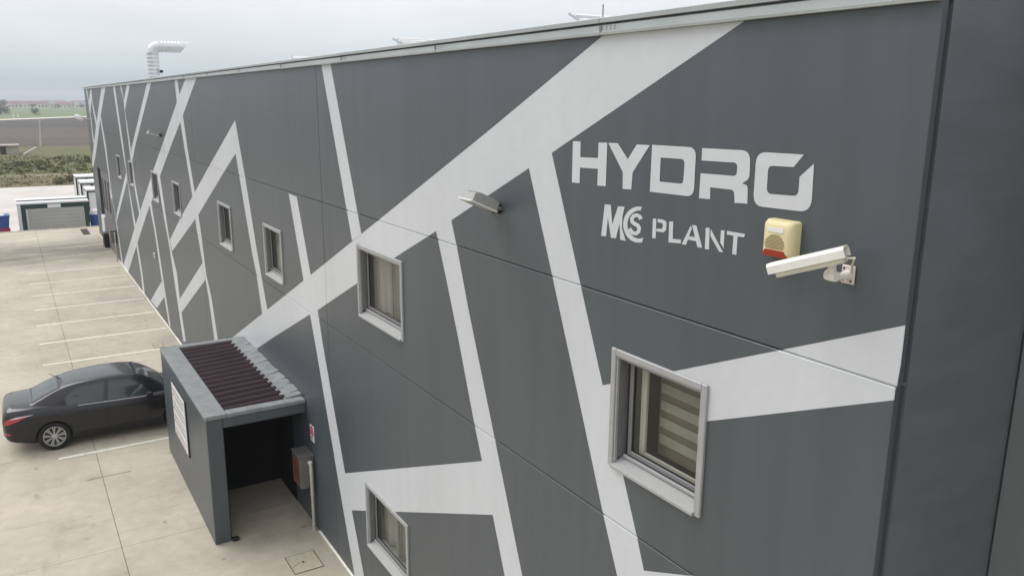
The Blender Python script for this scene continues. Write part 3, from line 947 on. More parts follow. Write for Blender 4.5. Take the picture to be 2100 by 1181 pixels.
# ------------------------------------------------------------------ things fixed to the wall
MAT['lamp_body'] = material('lamp housing', (0.40, 0.40, 0.39), 0.45, metal=0.3, var=0.1, scale=20)
MAT['lamp_white'] = material('lamp rim', (0.72, 0.71, 0.68), 0.4, var=0.05, scale=20)
MAT['lamp_glass'] = material('lamp lens', (0.45, 0.45, 0.40), 0.15)
def floodlight(name, loc, label, tilt=-24):
    o = empty(name, loc)
    tag(o, label, 'floodlight', 'floodlights on the hall')
    MB().cbox((-0.05, -0.035, -0.05), (0.05, 0.0, 0.05), 'black', 0.006).build('wall_plate', o)
    ar = MB()
    for s in (-1, 1):
        ar.box((s * 0.10 - 0.006, -0.17, -0.005), (s * 0.10 + 0.006, -0.03, 0.025), 'alu_dark')
    ar.box((-0.106, -0.035, -0.005), (0.106, -0.02, 0.025), 'alu_dark')
    ar.build('bracket', o)
    mt = Matrix.Translation((0, -0.10, 0.03)) @ Matrix.Rotation(R(tilt), 4, 'X')
    bd = MB()
    pts = [(0.02, -0.03), (0.02, 0.048), (0.01, 0.056), (-0.255, 0.056), (-0.275, 0.040), (-0.275, -0.03)]
    n = len(pts)
    vs_ = [mt @ Vector((-0.12, a, b)) for a, b in pts] + [mt @ Vector((0.12, a, b)) for a, b in pts]
    bd.add(vs_, [(i, (i + 1) % n, n + (i + 1) % n, n + i) for i in range(n)] + [tuple(range(n - 1, -1, -1)), tuple(range(n, 2 * n))], 'lamp_body')
    for k in range(7):
        bd.box((-0.108 + 0.036 * k - 0.004, -0.23, 0.054), (-0.108 + 0.036 * k + 0.004, -0.03, 0.070), 'lamp_body', mt)
    bd.build('housing', o)
    MB().cbox((-0.135, -0.30, -0.047), (0.135, 0.03, -0.030), 'lamp_white', 0.004, mt).build('rim', o)
    MB().box((-0.115, -0.28, -0.051), (0.115, 0.01, -0.0475), 'lamp_glass', mt).build('lens', o)
    MB().tube([(0.02, -0.03, 0.0), (0.05, -0.09, -0.04), (0.03, -0.13, 0.02)], 0.006, 'black', 6).build('cable', o)
    return o
floodlight('floodlight', (-6.96, 0, 6.70), 'grey floodlight jutting from the wall left of the HYDRO lettering')
floodlight('floodlight', (-27.45, 0, 6.66), 'small floodlight high on the wall between the two wide diagonal stripes', -16)
lm = empty('wall_lamp', (-49.2, 0, 6.66))
tag(lm, 'white lamp head on a short arm at the far end of the hall', 'lamp')
MB().cbox((-0.07, -0.03, -0.09), (0.07, 0.0, 0.09), 'lamp_body', 0.01).build('wall_plate', lm)
MB().tube([(0, -0.02, 0), (-0.05, -0.2, 0.02), (-0.12, -0.40, 0.03)], 0.03, 'lamp_body', 10).build('arm', lm)
MB().lathe([(0.0, -0.30), (0.08, -0.28), (0.13, -0.15), (0.14, 0.0), (0.11, 0.17), (0.05, 0.24), (0.0, 0.25)], 'lamp_white', 16,
           Matrix.Translation((-0.25, -0.60, 0.10)) @ Matrix.Rotation(R(62), 4, 'Z') @ Matrix.Rotation(R(28), 4, 'Y')).build('head', lm, smooth=50)

MAT['siren'] = material('yellowed plastic', (0.66, 0.56, 0.30), 0.4, col2=(0.72, 0.64, 0.40), scale=6, spec=0.4)
MAT['siren_dark'] = material('grille slot', (0.20, 0.155, 0.06), 0.7)
MAT['red_lens'] = material('red lens', (0.28, 0.035, 0.015), 0.25)
sr = empty('alarm_siren', (-3.40, 0, 6.79))
tag(sr, 'yellowed alarm siren with a red lens under the HYDRO lettering', 'siren')
mb = MB()
def loop(w, z0, z1, y, r, top_r):
    pts = []
    for cx, cz, a0, rr in ((w - r, z0 + r, -90, r), (w - top_r, z1 - top_r, 0, top_r), (-w + top_r, z1 - top_r, 90, top_r), (-w + r, z0 + r, 180, r)):
        for k in range(5):
            a = R(a0 + 22.5 * k)
            pts.append((cx + rr * math.cos(a), y, cz + rr * math.sin(a)))
    return pts
rings = [loop(0.118, 0.0, 0.24, -0.0, 0.012, 0.02), loop(0.118, 0.0, 0.24, -0.045, 0.012, 0.02), loop(0.108, 0.008, 0.232, -0.075, 0.02, 0.03), loop(0.085, 0.02, 0.205, -0.092, 0.03, 0.04)]
n = len(rings[0])
mb.add([p for r_ in rings for p in r_], [(i * n + k, i * n + (k + 1) % n, (i + 1) * n + (k + 1) % n, (i + 1) * n + k) for i in range(3) for k in range(n)] + [tuple(3 * n + k for k in range(n))], 'siren')
mb.build('housing', sr, smooth=50)
mb = MB()
for k in range(11):
    z = 0.062 + k * 0.0085
    hw = 0.078 - 0.0016 * (k - 3) ** 2 * 0.6
    mb.box((-hw - 0.006, -0.0945, z), (hw - 0.006, -0.0925, z + 0.0035), 'siren_dark')
stuff(mb.build('grille_slot', sr))
MB().profile([(-0.10, 0.012), (0.095, 0.012), (0.07, 0.052), (-0.075, 0.052)], 'y', -0.099, -0.06, 'red_lens').build('red_lens', sr)
MB().cbox((-0.07, -0.0965, 0.165), (0.06, -0.0925, 0.195), 'lamp_white', 0.001).build('label_plate', sr)

MAT['cctv'] = material('white camera paint', (0.78, 0.76, 0.71), 0.4, var=0.04, scale=12)
MAT['cctv_low'] = material('cream camera body', (0.60, 0.57, 0.47), 0.45, var=0.06, scale=12)
MAT['bracket'] = material('grubby bracket', (0.62, 0.55, 0.50), 0.5, var=0.12, scale=20)
cc = empty('security_camera', (-2.92, 0, 6.765))
tag(cc, 'white bullet security camera on a wall bracket at the near corner', 'camera')
MB().cbox((-0.045, -0.014, -0.056), (0.045, -0.0, 0.056), 'bracket', 0.006).build('wall_plate', cc)
mb = MB()
for sx_ in (-0.026, 0.026):
    for sz_ in (-0.036, 0.036):
        mb.lathe([(0.0, 0.003), (0.0065, 0.003), (0.0065, 0.0)], 'black', 10, Matrix.Translation((sx_, -0.0145, sz_)) @ Matrix.Rotation(R(-90), 4, 'Z'))
stuff(mb.build('screw', cc))
elbow = [(0.0, -0.012, 0.0), (0.005, -0.06, -0.002), (0.0, -0.11, -0.006), (-0.005, -0.145, 0.004), (-0.005, -0.155, 0.035), (-0.005, -0.155, 0.075)]
MB().tube(elbow, 0.02, 'cctv', 14, rads=[0.030, 0.024, 0.021, 0.024, 0.026, 0.022]).build('arm', cc, smooth=50)
MB().lathe([(0.0, -0.035), (0.030, -0.035), (0.033, -0.02), (0.033, 0.02), (0.030, 0.035), (0.0, 0.035)], 'cctv', 18, Matrix.Translation((-0.005, -0.152, 0.008))).build('knuckle', cc, smooth=40)
ax = Vector((-0.40, -0.15, -0.155)).normalized()
side = ax.cross(Vector((0, 0, 1))).normalized()
upv = side.cross(ax)
rear = Vector((0.105, -0.185, 0.165))
cm = Matrix(((ax.x, side.x, upv.x, rear.x), (ax.y, side.y, upv.y, rear.y), (ax.z, side.z, upv.z, rear.z), (0, 0, 0, 1)))
bd = MB()
def ext(mbx, pts, a, b, mat):
    n = len(pts)
    vs_ = [cm @ Vector((a, p[0], p[1])) for p in pts] + [cm @ Vector((b, p[0], p[1])) for p in pts]
    mbx.add(vs_, [(i, (i + 1) % n, n + (i + 1) % n, n + i) for i in range(n)] + [tuple(range(n - 1, -1, -1)), tuple(range(n, 2 * n))], mat)
ext(bd, [(-0.038, -0.052), (0.038, -0.052), (0.045, -0.04), (0.045, 0.012), (-0.045, 0.012), (-0.045, -0.04)], 0.02, 0.415, 'cctv_low')
bd.build('body', cc)
hd = MB()
ext(hd, [(-0.056, -0.022), (-0.056, 0.024), (-0.040, 0.040), (0.040, 0.040), (0.056, 0.024), (0.056, -0.022), (0.051, -0.022), (0.051, 0.021), (0.038, 0.035), (-0.038, 0.035), (-0.051, 0.021), (-0.051, -0.022)], 0.0, 0.455, 'cctv')
hd.build('sun_hood', cc)
lz = MB()
lz.lathe([(0.0, 0.0), (0.03, 0.0), (0.032, -0.004)], 'black', 18, cm @ Matrix.Translation((0.419, 0, -0.018)))
lz.build('lens', cc)
MB().tube([cm @ Vector((0.015, 0, -0.03)), cm @ Vector((-0.03, 0, -0.04)), Vector((0.10, -0.12, 0.09)), Vector((0.03, -0.02, 0.02))], 0.007, 'cctv_low', 8).build('cable', cc)

MAT['meter_brown'] = material('brown meter window', (0.15, 0.055, 0.024), 0.25, col2=(0.22, 0.085, 0.04), scale=5)
MAT['meter_grey'] = material('meter box grey', (0.13, 0.125, 0.12), 0.45, var=0.2, scale=8)
MAT['pipe'] = material('galvanised pipe', (0.47, 0.45, 0.41), 0.4, metal=0.25, var=0.12, scale=10)
def meter(loc, label):
    o = empty('meter_box', loc)
    tag(o, label, 'meter box', 'meter boxes on the hall wall')
    MB().cbox((-0.21, -0.26, -0.30), (0.21, -0.001, 0.32), 'meter_grey', 0.012).build('case', o)
    MB().cbox((-0.24, -0.29, 0.322), (0.24, -0.001, 0.345), 'meter_grey', 0.006).build('lid', o)
    d = MB()
    d.cbox((-0.18, -0.275, -0.24), (0.18, -0.262, 0.27), 'meter_brown', 0.006)
    do = d.build('door', o)
    f = MB()
    for a, b in (((-0.20, -0.2765, -0.27), (-0.182, -0.2615, 0.30)), ((0.182, -0.2765, -0.27), (0.20, -0.2615, 0.30)), ((-0.182, -0.2765, -0.27), (0.182, -0.2615, -0.243)), ((-0.182, -0.2765, 0.273), (0.182, -0.2615, 0.30))):
        f.box(a, b, 'meter_grey')
    f.build('door_frame', do)
    z0 = -loc[2]
    MB().tube([(0.15, -0.09, 0.20), (0.235, -0.09, 0.21), (0.262, -0.085, 0.17), (0.265, -0.08, -0.1), (0.265, -0.08, -0.42)], 0.034, 'pipe', 14).build('pipe', o, smooth=50)
    MB().tube([(0.265, -0.08, -0.42), (0.265, -0.08, z0 + 0.06)], 0.029, 'pipe', 14).build('pipe', o, smooth=50)
    cl_ = MB()
    for zz in (-0.43, z0 + 0.10):
        cl_.tube([(0.265, -0.08, zz), (0.265, -0.08, zz + 0.03)], 0.04, 'pipe', 14)
    cl_.tube([(0.265, -0.08, z0 + 0.003), (0.265, -0.08, z0 + 0.07)], 0.045, 'pipe', 14)
    stuff(cl_.build('pipe_collar', o))
    MB().lathe([(0.0, 0.03), (0.036, 0.02), (0.042, 0.0), (0.036, -0.02)], 'lamp_white', 14, Matrix.Translation((0.25, -0.09, 0.21))).build('elbow_cap', o, smooth=50)
    return o
meter((-13.72, 0, 1.13), 'grey meter box with brown door and downpipe beside the shelter')
meter((-43.75, 0, 1.15), 'distant meter box with downpipe next to the loading door')

MAT['pink'] = material('faded red print', (0.50, 0.10, 0.16), 0.5, var=0.2, scale=30)
wl = MB().box((-13.63, -0.008, 1.72), (-13.42, -0.002, 2.02), 'sign_white').build('warning_sign')
tag(wl, 'small faded red and white warning sign above the near meter box', 'sign')
MB().box((-13.615, -0.011, 1.83), (-13.435, -0.0085, 1.95), 'pink').build('red_field', wl)
mk = MB()
mk.box((-13.60, -0.011, 1.965), (-13.45, -0.0085, 2.005), 'pink')
mk.box((-13.56, -0.0135, 1.97), (-13.50, -0.0115, 2.0), 'black')
mk.box((-13.60, -0.011, 1.76), (-13.46, -0.0085, 1.775), 'black')
mk.box((-13.60, -0.011, 1.79), (-13.50, -0.0085, 1.805), 'black')
stuff(mk.build('printed_mark', wl))
sw = MB().cbox((-31.16, -0.05, 2.17), (-31.0, -0.001, 2.37), 'lamp_white', 0.01).build('junction_box')
tag(sw, 'tiny white junction box on the far wall beside a thin stripe', 'box')
MB().cbox((-31.13, -0.056, 2.2), (-31.03, -0.0505, 2.34), 'lamp_body', 0.002).build('cover', sw)

# covers in the yard
MAT['iron'] = material('cast cover', (0.42, 0.375, 0.29), 0.7, var=0.12, scale=12, bump=0.4, bscale=60)
MAT['iron_dark'] = material('rusty grate', (0.075, 0.06, 0.045), 0.8, var=0.3, scale=10)
def cover(x0, x1, y0, y1, label):
    o = MB().box((x0, y0, 0.003), (x1, y1, 0.006), 'iron_dark').build('manhole_cover')
    tag(o, label, 'manhole', 'access covers in the yard')
    MB().cbox((x0 + 0.014, y0 + 0.014, 0.004), (x1 - 0.014, y1 - 0.014, 0.011), 'iron', 0.003).build('lid', o)
    c = ((x0 + x1) / 2, (y0 + y1) / 2)
    hm = MB()
    hm.lathe([(0.0, 0.0), (0.025, 0.0), (0.025, -0.002)], 'black', 12, Matrix.Translation((c[0], c[1] - 0.02, 0.0135)) @ Matrix.Rotation(R(-90), 4, 'Y'))
    hm.box((-0.006, -0.10, 0.0), (0.006, 0.10, 0.0015), 'joint', Matrix.Translation((c[0] + 0.03, c[1] - 0.14, 0.0125)) @ Matrix.Rotation(R(30), 4, 'Z'))
    stuff(hm.build('lifting_hole', o))
cover(-12.80, -12.20, -0.83, -0.32, 'square manhole cover in the concrete near the wall')
cover(-27.60, -27.02, -0.81, -0.52, 'small manhole cover beyond the shelter near the wall')
gr = MB().box((-55.4, -0.86, 0.002), (-52.9, -0.46, 0.005), 'joint').build('drain_grate')
tag(gr, 'rusty drain grate at the far edge of the yard', 'drain')
for k in range(20):
    MB().box((-55.35 + k * 0.122, -0.84, 0.006), (-55.35 + k * 0.122 + 0.07, -0.48, 0.02), 'iron_dark').build('bar', gr)

# ------------------------------------------------------------------ on the roof
MAT['duct'] = material('spiral duct', (0.62, 0.64, 0.65), 0.3, metal=0.6, var=0.06, scale=8)
vp = empty('exhaust_duct', (-41.0, 2.0, 8.30))
tag(vp, 'silver ribbed exhaust duct bent sideways above the roof', 'duct')
rd = 0.25
def ribbed(path_fn, L, n, mb, r=rd):
    pts, rads = [], []
    for k in range(n * 4 + 1):
        t = k / (n * 4)
        pts.append(path_fn(t))
        rads.append(r * (1.045 if k % 4 == 0 else 1.0))
    mb.tube(pts, r, 'duct', 22, rads=rads)
mb = MB()
ribbed(lambda t: (0, 0, -0.05 + 1.52 * t), 1.5, 9, mb)
mb.build('riser', vp, smooth=25)
mb = MB()
dirv = Vector((0.15, 0.989, 0))
el = []
for k in range(5):
    a = R(22.5 * k)
    el.append(Vector((0, 0, 1.47)) + Vector((0, 0, 1)) * 0.30 * math.sin(a) + dirv * 0.30 * (1 - math.cos(a)))
mb.tube(el, rd * 1.01, 'duct', 22)
mb.build('elbow', vp, smooth=25)
mb = MB()
s0 = el[-1]
ribbed(lambda t: s0 + dirv * (0.85 * t), 1.0, 6, mb)
mb.build('outlet', vp, smooth=25)
# slanted cut end
mb = MB()
pts = []
e0 = s0 + dirv * 0.85
sv = dirv.cross(Vector((0, 0, 1)))
ring0, ring1 = [], []
for k in range(22):
    a = 2 * math.pi * k / 22
    off = sv * (rd * math.cos(a)) + Vector((0, 0, rd * math.sin(a)))
    ring0.append(e0 + off)
    ring1.append(e0 + off + dirv * (0.22 + 0.42 * (math.sin(a) * 0.5 + 0.5) - 0.2))
mb.add(ring0 + ring1, [(k, (k + 1) % 22, 22 + (k + 1) % 22, 22 + k) for k in range(22)], 'duct')
mb.build('mitred_end', vp, smooth=40)
MB().cbox((0.20, 0.20, 0.62), (0.32, 0.34, 0.74), 'black', 0.02).build('clamp', vp)

MAT['sheet_white'] = material('white ribbed sheet', (0.70, 0.70, 0.70), 0.45, var=0.04, scale=3)
def skylight(loc, w, h, label):
    o = empty('roof_skylight', loc)
    tag(o, label, 'skylight', 'skylights on the roof edge')
    # single pitch: high at the far (left) end, falling to the right
    b = MB()
    b.profile([(0, 0), (w, 0), (w, 0.10), (0.10, h - 0.04), (0.10, h - 0.12), (0, h - 0.12)], 'y', 0.0, 1.2, 'sheet_white')
    b.build('curb', o)
    s = Vector((w - 0.04, 0, 0.13 - h)).normalized()
    L = Vector((w - 0.04, 0, 0.13 - h)).length + 0.1
    ang = math.atan2(h - 0.13, w - 0.04)
    mt = Matrix.Translation((0.04, 0, h)) @ Matrix.Rotation(ang, 4, 'Y')
    r_ = MB()
    r_.box((0, -0.05, -0.015), (L, 1.25, 0.0), 'sheet_white', mt)
    k = 0.08
    while k < L:
        r_.box((k, -0.05, 0.001), (k + 0.05, 1.25, 0.03), 'sheet_white', mt)
        k += 0.16
    r_.build('ribbed_panel', o)
    MB().box((-0.02, -0.06, -0.025), (L, -0.045, 0.006), 'zinc', mt).build('edge_trim', o)
    return o
skylight((-8.42, 1.9, 8.31), 0.8, 0.48, 'white roof skylight poking over the roof edge beside a thin rod')
skylight((-13.95, 2.0, 8.31), 1.5, 0.52, 'wide white roof skylight left of the rod on the roof edge')
skylight((-19.95, 2.0, 8.31), 0.5, 0.47, 'smallest roof skylight furthest along the roof edge')
an = MB().tube([(-7.93, 2.0, 8.30), (-7.93, 2.0, 8.86)], 0.008, 'alu_dark', 6)
an.box((-8.0, 1.93, 8.295), (-7.86, 2.07, 8.32), 'alu_dark')
tag(an.build('lightning_rod'), 'thin grey rod standing on the roof beside a skylight', 'rod')

# ------------------------------------------------------------------ parked car
MAT['paint'] = material('graphite car paint', (0.013, 0.0125, 0.0155), 0.5, spec=0.05, coat=1.0)
MAT['paint'].node_tree.nodes['Principled BSDF'].inputs['Coat Roughness'].default_value = 0.14
MAT['trim'] = material('black car trim', (0.010, 0.010, 0.011), 0.45)
MAT['chrome'] = material('satin trim', (0.45, 0.46, 0.47), 0.3, metal=0.9)
MAT['tyre'] = material('tyre rubber', (0.012, 0.012, 0.012), 0.8)
MAT['rim'] = material('wheel alloy', (0.50, 0.49, 0.49), 0.35, metal=0.6)
MAT['tail_red'] = material('tail lamp red', (0.42, 0.012, 0.03), 0.15, coat=1.0)
MAT['tail_clear'] = material('tail lamp clear', (0.62, 0.58, 0.60), 0.15, coat=1.0)
MAT['seat'] = material('car upholstery', (0.035, 0.035, 0.038), 0.9)
MAT['plate'] = material('number plate', (0.7, 0.7, 0.68), 0.5)
MAT['headlamp'] = material('head lamp', (0.5, 0.52, 0.55), 0.1, coat=1.0)

def interp(tab, y):
    """smooth piecewise interpolation of (y, value) rows"""
    if y <= tab[0][0]:
        return tab[0][1]
    for i in range(len(tab) - 1):
        a, b = tab[i], tab[i + 1]
        if y <= b[0]:
            p0 = tab[i - 1] if i > 0 else a
            p3 = tab[i + 2] if i + 2 < len(tab) else b
            h = b[0] - a[0]
            m0 = (b[1] - p0[1]) / (b[0] - p0[0]) if b[0] != p0[0] else 0
            m1 = (p3[1] - a[1]) / (p3[0] - a[0]) if p3[0] != a[0] else 0
            t = (y - a[0]) / h
            return ((2 * t ** 3 - 3 * t * t + 1) * a[1] + (t ** 3 - 2 * t * t + t) * h * m0 + (-2 * t ** 3 + 3 * t * t) * b[1] + (t ** 3 - t * t) * h * m1)
    return tab[-1][1]
W_ = [(-2.22, 0.60), (-2.17, 0.70), (-2.05, 0.785), (-1.8, 0.835), (-1.3, 0.862), (-0.6, 0.874), (0.6, 0.874), (1.3, 0.862), (1.8, 0.815), (2.05, 0.74), (2.17, 0.63), (2.22, 0.50)]
ZB = [(-2.22, 0.44), (-2.15, 0.34), (-1.95, 0.27), (-1.5, 0.20), (1.5, 0.19), (2.0, 0.22), (2.15, 0.26), (2.22, 0.34)]
ZS = [(-2.22, 0.80), (-2.17, 0.90), (-2.0, 0.955), (-1.7, 0.968), (-1.0, 0.955), (0.0, 0.93), (0.9, 0.905), (1.4, 0.87), (1.8, 0.79), (2.05, 0.70), (2.17, 0.60), (2.22, 0.52)]
ZT = [(-2.22, 0.83), (-2.17, 1.0), (-2.08, 1.062), (-1.9, 1.075), (-1.5, 1.08), (-1.1, 1.05), (0.7, 0.99), (1.15, 0.985), (1.5, 0.95), (1.85, 0.87), (2.05, 0.79), (2.17, 0.68), (2.22, 0.55)]
def section(y):
    w, zb, zs, zt = interp(W_, y), interp(ZB, y), interp(ZS, y), interp(ZT, y)
    mz = zb + (zs - zb) * 0.48
    return [(0, zb), (0.78 * w, zb), (0.94 * w, zb + 0.025), (0.965 * w, zb + 0.10), (0.985 * w, zb + (mz - zb) * 0.6), (w, mz), (0.998 * w, mz + (zs - mz) * 0.5),
            (0.985 * w, zs - 0.035), (0.962 * w, zs), (0.90 * w, zs + (zt - zs) * 0.55), (0.74 * w, zt - 0.008), (0.4 * w, zt + 0.008), (0, zt + 0.014)]
def body_x(y, z):
    s = section(y)
    for i in range(2, 9):
        (x0, z0), (x1, z1) = s[i], s[i + 1]
        if z0 <= z <= z1:
            return x0 + (x1 - x0) * (z - z0) / max(1e-6, z1 - z0)
    return s[8][0]

car = empty('parked_car', (-20.72, -2.68, 0.0))
tag(car, 'dark graphite four door saloon parked nose to the wall beside the shelter', 'car')
ys = [-2.22, -2.205, -2.17, -2.12, -2.05] + [-2.0 + 0.1 * k for k in range(41)] + [2.05, 2.12, 2.17, 2.205, 2.22]
ys = sorted(set(round(y, 3) for y in ys))
vs_, fs = [], []
for y in ys:
    s = section(y)
    ring = [(x, y, z) for x, z in s] + [(-x, y, z) for x, z in s[-2:0:-1]]
    vs_ += ring
n = len(ring)
for i in range(len(ys) - 1):
    for k in range(n):
        fs.append((i * n + k, i * n + (k + 1) % n, (i + 1) * n + (k + 1) % n, (i + 1) * n + k))
fs.append(tuple(range(n - 1, -1, -1)))
fs.append(tuple((len(ys) - 1) * n + k for k in range(n)))
body = MB().add(vs_, fs, 'paint').build('body', car, smooth=30)
body.data.materials.append(MAT['trim'])
AX_R, AX_F, WR = -1.26, 1.39, 0.33
cut = MB()
for ay in (AX_R, AX_F):
    for s in (-1, 1):
        cut.lathe([(0.0, 0.0), (0.362, 0.0), (0.362, s * 0.5), (0.0, s * 0.5)], 'trim', 36, Matrix.Translation((s * 0.60, ay, WR + 0.005)))
cutter = cut.build('cutter', car)
md = body.modifiers.new('arches', 'BOOLEAN')
md.operation = 'DIFFERENCE'
md.solver = 'EXACT'
md.object = cutter
bpy.context.view_layer.update()
dg = bpy.context.evaluated_depsgraph_get()
nm = bpy.data.meshes.new_from_object(body.evaluated_get(dg))
body.modifiers.clear()
body.data = nm
bpy.data.objects.remove(cutter)
for p in nm.polygons:
    c = p.center
    for ay in (AX_R, AX_F):
        if math.hypot(c.y - ay, c.z - WR - 0.005) < 0.366 and abs(c.x) > 0.59 and (abs(math.hypot(c.y - ay, c.z - WR - 0.005) - 0.36) < 0.008 or abs(c.x) < 0.61):
            p.material_index = 1
            p.use_smooth = False

# cabin
ZR = [(-1.70, 1.075), (-1.45, 1.185), (-1.15, 1.315), (-0.85, 1.40), (-0.45, 1.445), (0.0, 1.462), (0.35, 1.448), (0.6, 1.40), (0.85, 1.27), (1.20, 1.0)]
WRL = [(-1.70, 0.66), (-1.2, 0.59), (-0.8, 0.575), (0.0, 0.60), (0.5, 0.595), (0.85, 0.63), (1.20, 0.70)]
WBL = [(-1.70, 0.72), (-1.3, 0.785), (-0.6, 0.822), (0.6, 0.825), (1.20, 0.77)]
def cabin(y):
    zr, wr, wb = interp(ZR, y), interp(WRL, y), interp(WBL, y)
    zb = interp(ZS, y) + 0.005
    z3 = max(zb + 0.004, zr - 0.045)
    return [(wb, zb - 0.02), ((wb * 0.52 + wr * 0.48) + 0.012, zb + (z3 - zb) * 0.5), (wr, z3), (wr * 0.93, z3 + (zr - z3) * 0.55), (wr * 0.7, zr - 0.010), (0, zr)]
def side_pt(y, t, off=0.006):
    s = cabin(y)
    a, m, b = s[0], s[1], s[2]
    if t < 0.5:
        x, z = a[0] + (m[0] - a[0]) * t * 2, a[1] + (m[1] - a[1]) * t * 2
    else:
        x, z = m[0] + (b[0] - m[0]) * (t - 0.5) * 2, m[1] + (b[1] - m[1]) * (t - 0.5) * 2
    return (x + off, y, z + off * 0.4)
rows = []
yy = [-1.70 + 2.90 * k / 40 for k in range(41)]
for y in yy:
    s = cabin(y)
    rows.append([(x, y, z) for x, z in s] + [(-x, y, z) for x, z in s[-2::-1]])
MB().grid(rows, 'paint').build('roof', car, smooth=35)

def side_patch(poly, mat, name, s, off=0.006, parent=None, sub=6):
    pts = []
    n = len(poly)
    for i in range(n):
        a, b = poly[i], poly[(i + 1) % n]
        for k in range(sub):
            t = k / sub
            pts.append((a[0] + (b[0] - a[0]) * t, a[1] + (b[1] - a[1]) * t))
    P, F = tri_polys([pts])
    v = [side_pt(p.x, p.y, off) for p in P]
    return MB().add([(s * x, y, z) for x, y, z in v], F, mat).build(name, parent or car)
def lines(pl, r, mat, name, fn, parent=None, sub=8):
    pts = []
    for i in range(len(pl) - 1):
        for k in range(sub):
            t = k / sub
            pts.append(fn(pl[i][0] + (pl[i + 1][0] - pl[i][0]) * t, pl[i][1] + (pl[i + 1][1] - pl[i][1]) * t))
    pts.append(fn(*pl[-1]))
    return MB().tube(pts, r, mat, 5).build(name, parent or car)
FW = [(-0.11, 0.10), (0.80, 0.10), (0.86, 0.22), (0.52, 0.86), (-0.05, 0.88)]
RW = [(-0.21, 0.10), (-0.14, 0.88), (-0.72, 0.84), (-0.98, 0.50), (-0.93, 0.10)]
QW = [(-0.96, 0.10), (-1.01, 0.48), (-1.25, 0.16)]
for s in (1, -1):
    # dark surround, then panes
    for poly in (FW, RW):
        side_patch(poly, 'car_glass', 'side_window', s, 0.010)
    side_patch(QW, 'trim', 'quarter_light', s, 0.010)
    lines([(0.95, 0.04), (0.0, 0.04), (-1.25, 0.05)], 0.010, 'chrome', 'window_trim', lambda y, t: tuple(c * (s if i == 0 else 1) for i, c in enumerate(side_pt(y, t, 0.008))))
    def bp(y, z, off=0.002):
        return (s * (body_x(y, z) + off), y, z)
    for pl in ([(0.98, 0.88), (0.98, 0.30), (0.92, 0.26), (-0.12, 0.25)], [(-0.14, 0.91), (-0.14, 0.26)], [(-0.14, 0.25), (-0.80, 0.25), (-0.88, 0.42), (-1.02, 0.70), (-1.06, 0.93)]):
        lines(pl, 0.0045, 'trim', 'door_seam', bp)
    for a, b in ((-0.12, -0.30), (-0.86, -1.04)):
        lines([(a, 0.80), (b, 0.805)], 0.014, 'paint', 'door_handle', lambda y, z: bp(y, z, 0.012))
    lines([(1.9, 0.66), (1.0, 0.80), (-1.9, 0.86)], 0.006, 'paint', 'crease', lambda y, z: bp(y, z, 0.0))
    lines([(0.95, 0.235), (-0.85, 0.235)], 0.014, 'trim', 'side_skirt', lambda y, z: bp(y, z, -0.004))
    # tail lamp wrapped round the corner
    def lamp(pl, mat, name, off):
        pts = []
        for i in range(len(pl)):
            a, b = pl[i], pl[(i + 1) % len(pl)]
            for k in range(6):
                pts.append((a[0] + (b[0] - a[0]) * k / 6, a[1] + (b[1] - a[1]) * k / 6))
        P, F = tri_polys([pts])
        MB().add([bp(p.x, p.y, off) for p in P], F, mat).build(name, car)
    lamp([(-2.195, 0.72), (-1.98, 0.79), (-1.68, 0.915), (-1.95, 0.915), (-2.15, 0.85)], 'tail_red', 'tail_light', 0.010)
    lamp([(-2.10, 0.862), (-1.95, 0.912), (-1.60, 0.925), (-1.68, 0.905), (-2.0, 0.868)], 'tail_clear', 'tail_light', 0.014)
    lamp([(1.75, 0.70), (2.12, 0.60), (2.16, 0.52), (2.0, 0.55), (1.8, 0.62)], 'headlamp', 'headlight', 0.008)
    lamp([(-2.2, 0.50), (-2.08, 0.49), (-2.08, 0.53), (-2.19, 0.55)], 'tail_red', 'reflector', 0.008)
    # mirror
    mm = MB().cbox((0.0, -0.09, -0.065), (0.20, 0.05, 0.075), 'paint', 0.03, Matrix.Translation((s * 0.80 + (0.02 if s > 0 else -0.22), 0.78, 0.985)))
    mm.build('wing_mirror', car)
# rear and front screens
def screen(y0, y1, u, mat, name, off):
    rows = []
    for k in range(13):
        y = y0 + (y1 - y0) * k / 12
        s = cabin(y)
        row = []
        for j in range(17):
            q = -u + 2 * u * j / 16
            wr = s[2][0]
            x = q * wr
            ax_ = abs(x)
            seg = s[2:]
            z = s[-1][1]
            for i in range(len(seg) - 1):
                (xa, za), (xb, zb) = seg[i], seg[i + 1]
                if xb <= ax_ <= xa:
                    z = za + (zb - za) * (xa - ax_) / (xa - xb)
            row.append((x, y + (off if y0 > 0 else -off), z + off))
        rows.append(row)
    return MB().grid(rows, mat).build(name, car, smooth=60)
screen(-1.62, -1.02, 0.90, 'trim', 'screen_surround', 0.004)
screen(-1.585, -1.06, 0.86, 'car_glass', 'rear_window', 0.008)
screen(0.53, 1.17, 0.93, 'trim', 'screen_surround', 0.004)
screen(0.56, 1.14, 0.90, 'car_glass', 'windscreen', 0.008)
MB().tube([(0, -0.98, 1.385), (0, -1.22, 1.56)], 0.005, 'trim', 6, rads=[0.012, 0.003]).build('aerial', car)
MB().cbox((-0.26, -2.235, 0.60), (0.26, -2.215, 0.71), 'plate', 0.004).build('number_plate', car)
lines([(-0.62, -2.0), (0.62, -2.0)], 0.004, 'trim', 'boot_seam', lambda x, y: (x, y, interp(ZT, y) + 0.006))
